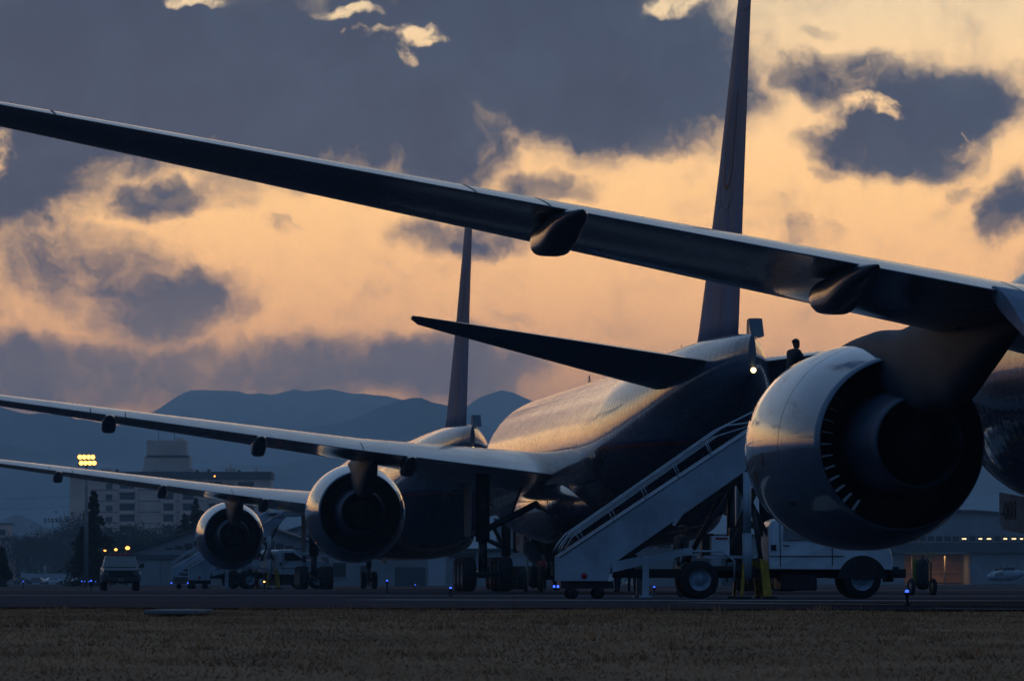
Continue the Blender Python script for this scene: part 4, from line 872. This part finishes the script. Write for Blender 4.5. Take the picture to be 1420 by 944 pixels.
tag(MB().prism([(-.3, 0), (-.3, .4), (.3, .4), (.3, 0)], 'y', 0, .1).build('rooftop_vent', rf), 'small dark vent on the arched hangar roof', 'vent'); bpy.data.objects['rooftop_vent'].location = (X(1332, D), D+3, hz(709))
# helicopters in front of it
def helicopter(label, px, D, rz, sc=1.0):
    r = thing('helicopter', label, 'helicopter', (X(px, D), D, 0), rz, 'parked helicopters by the hangar'); hcM = mat('heli_paint', (.20, .26, .32), .35, 0, .5)
    secs = [(-2.6, .08, 1.3, .1), (-2.2, .55, 1.25, .5), (-1.2, .85, 1.45, .85), (.4, .95, 1.55, .95), (1.8, .8, 1.65, .75), (3.0, .35, 1.85, .35), (6.5, .14, 2.1, .14), (7.4, .08, 2.2, .1)]
    s_, a_, b_, c_ = zip(*secs); ss = np.linspace(-2.6, 7.4, 36); A_, B_, C_ = (pchip(s_, q_, ss) for q_ in (a_, b_, c_))
    MB().rings([[(t, y, z) for y, _, z in [(x, 0, z) for x, _, z in superring(A_[i], B_[i], C_[i], 0, 20)]] for i, t in enumerate(ss)]).build('body', hcM, r)
    MB().prism([(6.8, 2.0), (7.6, 2.1), (8.5, 3.6), (8.0, 3.7)], 'y', -.06, .06).build('tail_fin', hcM, r)
    MB().box((.4, 0, 2.55), (2.0, .9, .5)).tube([(.3, 0, 2.7), (.3, 0, 3.25)], .08).build('rotor_mast', 'dark', r, bevel=.1)
    for q_ in range(2):
        a0 = .5+q_*PI; MB().prism([(0, -.12), (6.6, -.14), (6.6, .14), (0, .12)], 'z', 3.2, 3.24).build('rotor_blade', 'rail', r).location = (.3, 0, 0)
        bpy.context.view_layer.update()
        o_ = r.children[-1]; o_.rotation_euler = (0, R(2), a0)
    for y in (-.9, .9): MB().tube([(-1.9, y, .12), (-1.6, y, .05), (1.8, y, .05)], .05, 6).tube([(-.8, y*.5, .9), (-.8, y, .05)], .04, 6).tube([(.9, y*.5, .9), (.9, y, .05)], .04, 6).build('skid', 'dark', r)
    MB().rings([[(t, y*1.012, z) for y, _, z in superring(A_[i]*.99, B_[i]+.12, C_[i]*.8, 0, 16)] for i, t in enumerate(ss) if -2.3 < t < -.6], cap=True).build('canopy', 'glass', r)
    return r
h1 = helicopter('pale blue helicopter parked before the closed hangar doors at right', 1394, 800, .2)
h2 = helicopter('dark helicopter with raised tail fin in front of the lit hangar doorway', 1385, 850, .5)
# parked cars
def car(label, px, D, rz, m_, ln=4.3):
    r = thing('parked_car', label, 'car', (X(px, D), D, 0), rz, 'cars parked by the low wall'); B_ = MB
    pr = [(-ln/2, .35), (-ln/2, .75), (-ln/2+.8, .88), (-ln/2+1.4, 1.38), (ln/2-1.3, 1.42), (ln/2-.35, .92), (ln/2, .85), (ln/2, .35)]
    bd = B_().rings([[(x, y*(1 if z < .95 else .84), z) for x, z in pr] for y in (-.85, .85)], smooth=False).build('body', m_, r, bevel=.06)
    for y in (-1, 1): B_().prism([(-ln/2+1.0, .93), (-ln/2+1.48, 1.31), (ln/2-1.36, 1.34), (ln/2-.7, .95)], 'y', y*.80, y*.82).build('window', 'glass', r)
    for x in (-ln/2+.8, ln/2-.8):
        for y in (-.78, .78): B_().lathe([(-.1, .02), (-.1, .26), (-.07, .31), (.07, .31), (.1, .26), (.1, .02)], (x, y, .31), 'y', 16).build('wheel', 'tyre', r)
car('dark car parked leftmost by the low wall', 30, 1050, .1, mat('car_dark', (.03, .035, .04), .3, 0, .6)); car('grey car parked between the dark car and the white car', 51, 1050, -.1, mat('car_grey', (.12, .13, .14), .3, 0, .6)); car('white car parked rightmost by the low wall', 73, 1045, .4, mat('car_white', (.6, .62, .65), .3, 0, .6)); car('small pale van-like car beside the tall conifer', 109, 1040, 1.2, mat('car_silver', (.45, .47, .5), .3, .2, .6))
# power lines
for k_, (ya, yb) in enumerate([(688, 672), (701, 688)]):
    D = 1500; pts = [(X(-120, D)+t*(X(230, D)-X(-120, D)), D, Z(ya+(yb-ya)*t, D)-2.2*(1-(2*t-1)**2)) for t in np.linspace(0, 1, 12)]
    tag(MB().tube(pts, .035, 5).build('power_line', 'seam'), ['upper', 'lower'][k_]+' of two thin power lines crossing the hills at left', 'power line', 'power lines at left')

# ------------------------------------------------------------------ trees
lf = mat('foliage_dark', (.030, .038, .026), .9, var=.35, vscale=.8, spec=.1); lfb = mat('twig_brown', (.045, .038, .034), .95, var=.3, vscale=.8, spec=.1)
bk = mat('bark', (.05, .042, .036), .95, var=.2, vscale=3)
def leafcloud(pts, size, seed):
    r = np.random.default_rng(seed); n = len(pts); a = r.normal(size=(n, 3)); a /= np.linalg.norm(a, axis=1)[:, None]; b = np.cross(a, r.normal(size=(n, 3))); b /= np.linalg.norm(b, axis=1)[:, None]
    s = size*(.5+r.random(n))[:, None]; V = np.stack([pts-a*s, pts+a*s*.6+b*s*.5, pts+a*s*.4-b*s*.7], 1); m = MB(); m.v = [tuple(q_) for q_ in V.reshape(-1, 3)]; m.f = [(3*i, 3*i+1, 3*i+2) for i in range(n)]; m.sm = [False]*n; return m
def conifer(label, px, D, H_, seed, group='dark conifers before the apartment block'):
    r = random.Random(seed); g_ = np.random.default_rng(seed); root = thing('conifer_tree', label, 'tree', (X(px, D), D, 0), 0, group)
    MB().tube([(0, 0, 0), (0, 0, H_)], [H_*.02, .02], 8).build('trunk', bk, root); P_ = []
    nb = 95
    for i in range(nb):
        t = (i/nb)**.85; z = H_*(.06+.93*t); L = H_*.34*(1-t)**.9*r.uniform(.6, 1.1)+.12; a = r.uniform(0, 2*PI); m_ = int(24+L*42); q_ = g_.random(m_)**.75
        P_.append(np.stack([np.cos(a)*L*q_+g_.normal(size=m_)*L*.10, np.sin(a)*L*q_+g_.normal(size=m_)*L*.10, z-L*.35*q_+g_.normal(size=m_)*.10], 1))
    leafcloud(np.concatenate(P_), .19, seed).build('crown', lf, root, fix=False); return root
conifer('tall dark conifer right beside the lit floodlight mast', 130, 470, Z(680, 470), 1)
conifer('slim conifer top in front of the right half of the apartment block', 272, 640, Z(690, 640), 2); conifer('shorter conifer just left of the far engine', 256, 650, Z(712, 650), 4)
conifer('dark conifer poking in at the left edge', 3, 450, Z(760, 450), 6, 'dark conifers at the left edge')
def bare(label, px, D, H_, seed, group='bare trees at left'):
    r = random.Random(seed); root = thing('bare_tree', label, 'tree', (X(px, D), D, 0), 0, group); m = MB(); P_ = []
    tr = MB().tube([(0, 0, 0), (.05, 0, H_*.16), (0, 0, H_*.24)], [H_*.028, H_*.024, H_*.022], 8); tr.build('trunk', bk, root)
    def br(p, d_, L, rad, k):
        q1 = p+d_*L*.5+Vector((r.uniform(-1, 1), r.uniform(-1, 1), .3))*L*.08; q2 = p+d_*L; m.tube([p, q1, q2], [rad, rad*.8, rad*.55], 5, cap=False)
        if k == 0:
            for _ in range(5): P_.append([q2.x+r.gauss(0, .45), q2.y+r.gauss(0, .45), q2.z+r.gauss(0, .4)])
            return
        for _ in range(r.choice((3, 3, 4))):
            nd = (d_+Vector((r.uniform(-1, 1), r.uniform(-1, 1), r.uniform(-.15, .75)))*.8).normalized(); br(q2, nd, L*r.uniform(.6, .8), rad*.58, k-1)
    for i in range(4):
        a = i*PI/2+r.uniform(-.4, .4); br(Vector((0, 0, H_*.22)), Vector((math.cos(a)*.7, math.sin(a)*.7, 1)).normalized(), H_*.24, H_*.014, 4)
    m.build('limbs', bk, root, fix=False); leafcloud(np.array(P_), .14, seed).build('crown', lfb, root, fix=False); return root
b1 = bare('spreading bare tree above the parked cars, its fork showing', 50, 1100, 12, 11); b2 = bare('bare tree left of the forked one, behind the cars', 27, 1110, 12.3, 12); bare('bare tree right behind the dark shed', 92, 1200, 14, 13)
# a belt of trees behind the hangars
def bushy(seed):
    r = random.Random(seed); g_ = np.random.default_rng(seed); root = thing('leafy_tree', 'x', 'tree', (0, 0, 0), 0, 'dark trees behind the hangars and sheds')
    MB().tube([(0, 0, 0), (.1, 0, 4)], [.35, .18], 8).build('trunk', bk, root); P_ = []
    for i in range(26):
        c = np.array([r.gauss(0, 2.1), r.gauss(0, 2.0), r.uniform(.7, 8.2)]); c[:2] *= 1.15-abs(c[2]-4.6)/6.5; P_.append(c+g_.normal(size=(120, 3))*np.array([.75, .75, .55]))
    leafcloud(np.concatenate(P_), .17, seed).build('crown', lf if seed % 2 else lfb, root, fix=False); return root
protos = [bushy(s) for s in (21, 22, 23)]; used = set()
spots = [(-14, 820, .95), (8, 760, .85), (22, 850, 1.0), (40, 780, .92), (58, 900, 1.12), (76, 820, .95), (86, 880, 1.2), (104, 840, 1.35), (118, 900, 1.45), (133, 860, 1.4), (150, 900, 1.6), (168, 870, 1.45), (185, 920, 1.6), (203, 880, 1.5), (221, 930, 1.65), (240, 890, 1.5), (258, 930, 1.6), (277, 900, 1.5), (296, 940, 1.55), (316, 900, 1.4), (338, 930, 1.45), (360, 910, 1.25), (120, 720, .95), (158, 730, .9), (195, 740, .95), (1100, 1000, 1.1), (1180, 1020, 1.0), (830, 980, 1.05), (800, 1000, 1.0), (860, 1000, .95)]
names_ = ['the left edge of the frame', 'the beige house', 'the leftmost bare tree', 'the forked bare tree', 'the left end of the pale wall', 'the unlit floodlight mast', 'the dark shed', 'the right end of the shed', 'the lit floodlight mast', 'the tall conifer', 'the three orange lamps', 'the pickup', 'the left eave of the gabled hangar', 'the left windows of the gabled hangar', 'the rooftop tower', 'the tower antenna', 'the shorter conifer', 'the slim conifer', 'the far engine', 'the top of the gabled hangar', 'the right end of the apartment block', 'the small far truck', 'the foot of the lit mast', 'the pickup roof', 'the gap right of the pickup', 'the big engine', 'the big engine pylon', 'the middle of the stairs', 'the lower stairs', 'the stair middle, right one']
for i, (px, D, sc) in enumerate(spots):
    if px < 122: D, sc = D+330, sc*1.38
    p_ = protos[i % 3]; o_ = p_ if i < 3 else copy_tree(p_); o_.location = (X(px, D), D, 0); o_.scale = (sc, sc, sc); o_.rotation_euler = (0, 0, i*1.9)
    if 122 < px < 300: o_.scale = (sc*.85, sc*.85, sc*.78)
    o_['label'] = 'dark rounded tree of the belt directly behind '+names_[i]

# ------------------------------------------------------------------ haze
hz_ = bpy.data.materials.new('haze'); hz_.use_nodes = True; hz_.node_tree.nodes.clear(); q = NT(hz_.node_tree)
pv = q.n.new('ShaderNodeVolumePrincipled'); o = q.n.new('ShaderNodeOutputMaterial'); q.l.new(pv.outputs[0], o.inputs['Volume'])
pv.inputs['Color'].default_value = (.37, .68, 1, 1); pv.inputs['Density'].default_value = HAZE_D; pv.inputs['Anisotropy'].default_value = 0.5
hzo = MB().box((0, 5600, 246.5), (28000, 16000, 498)).build('haze', hz_, kind='stuff'); hzo['label'] = 'thin blue evening haze over the whole airfield'; hzo['category'] = 'haze'
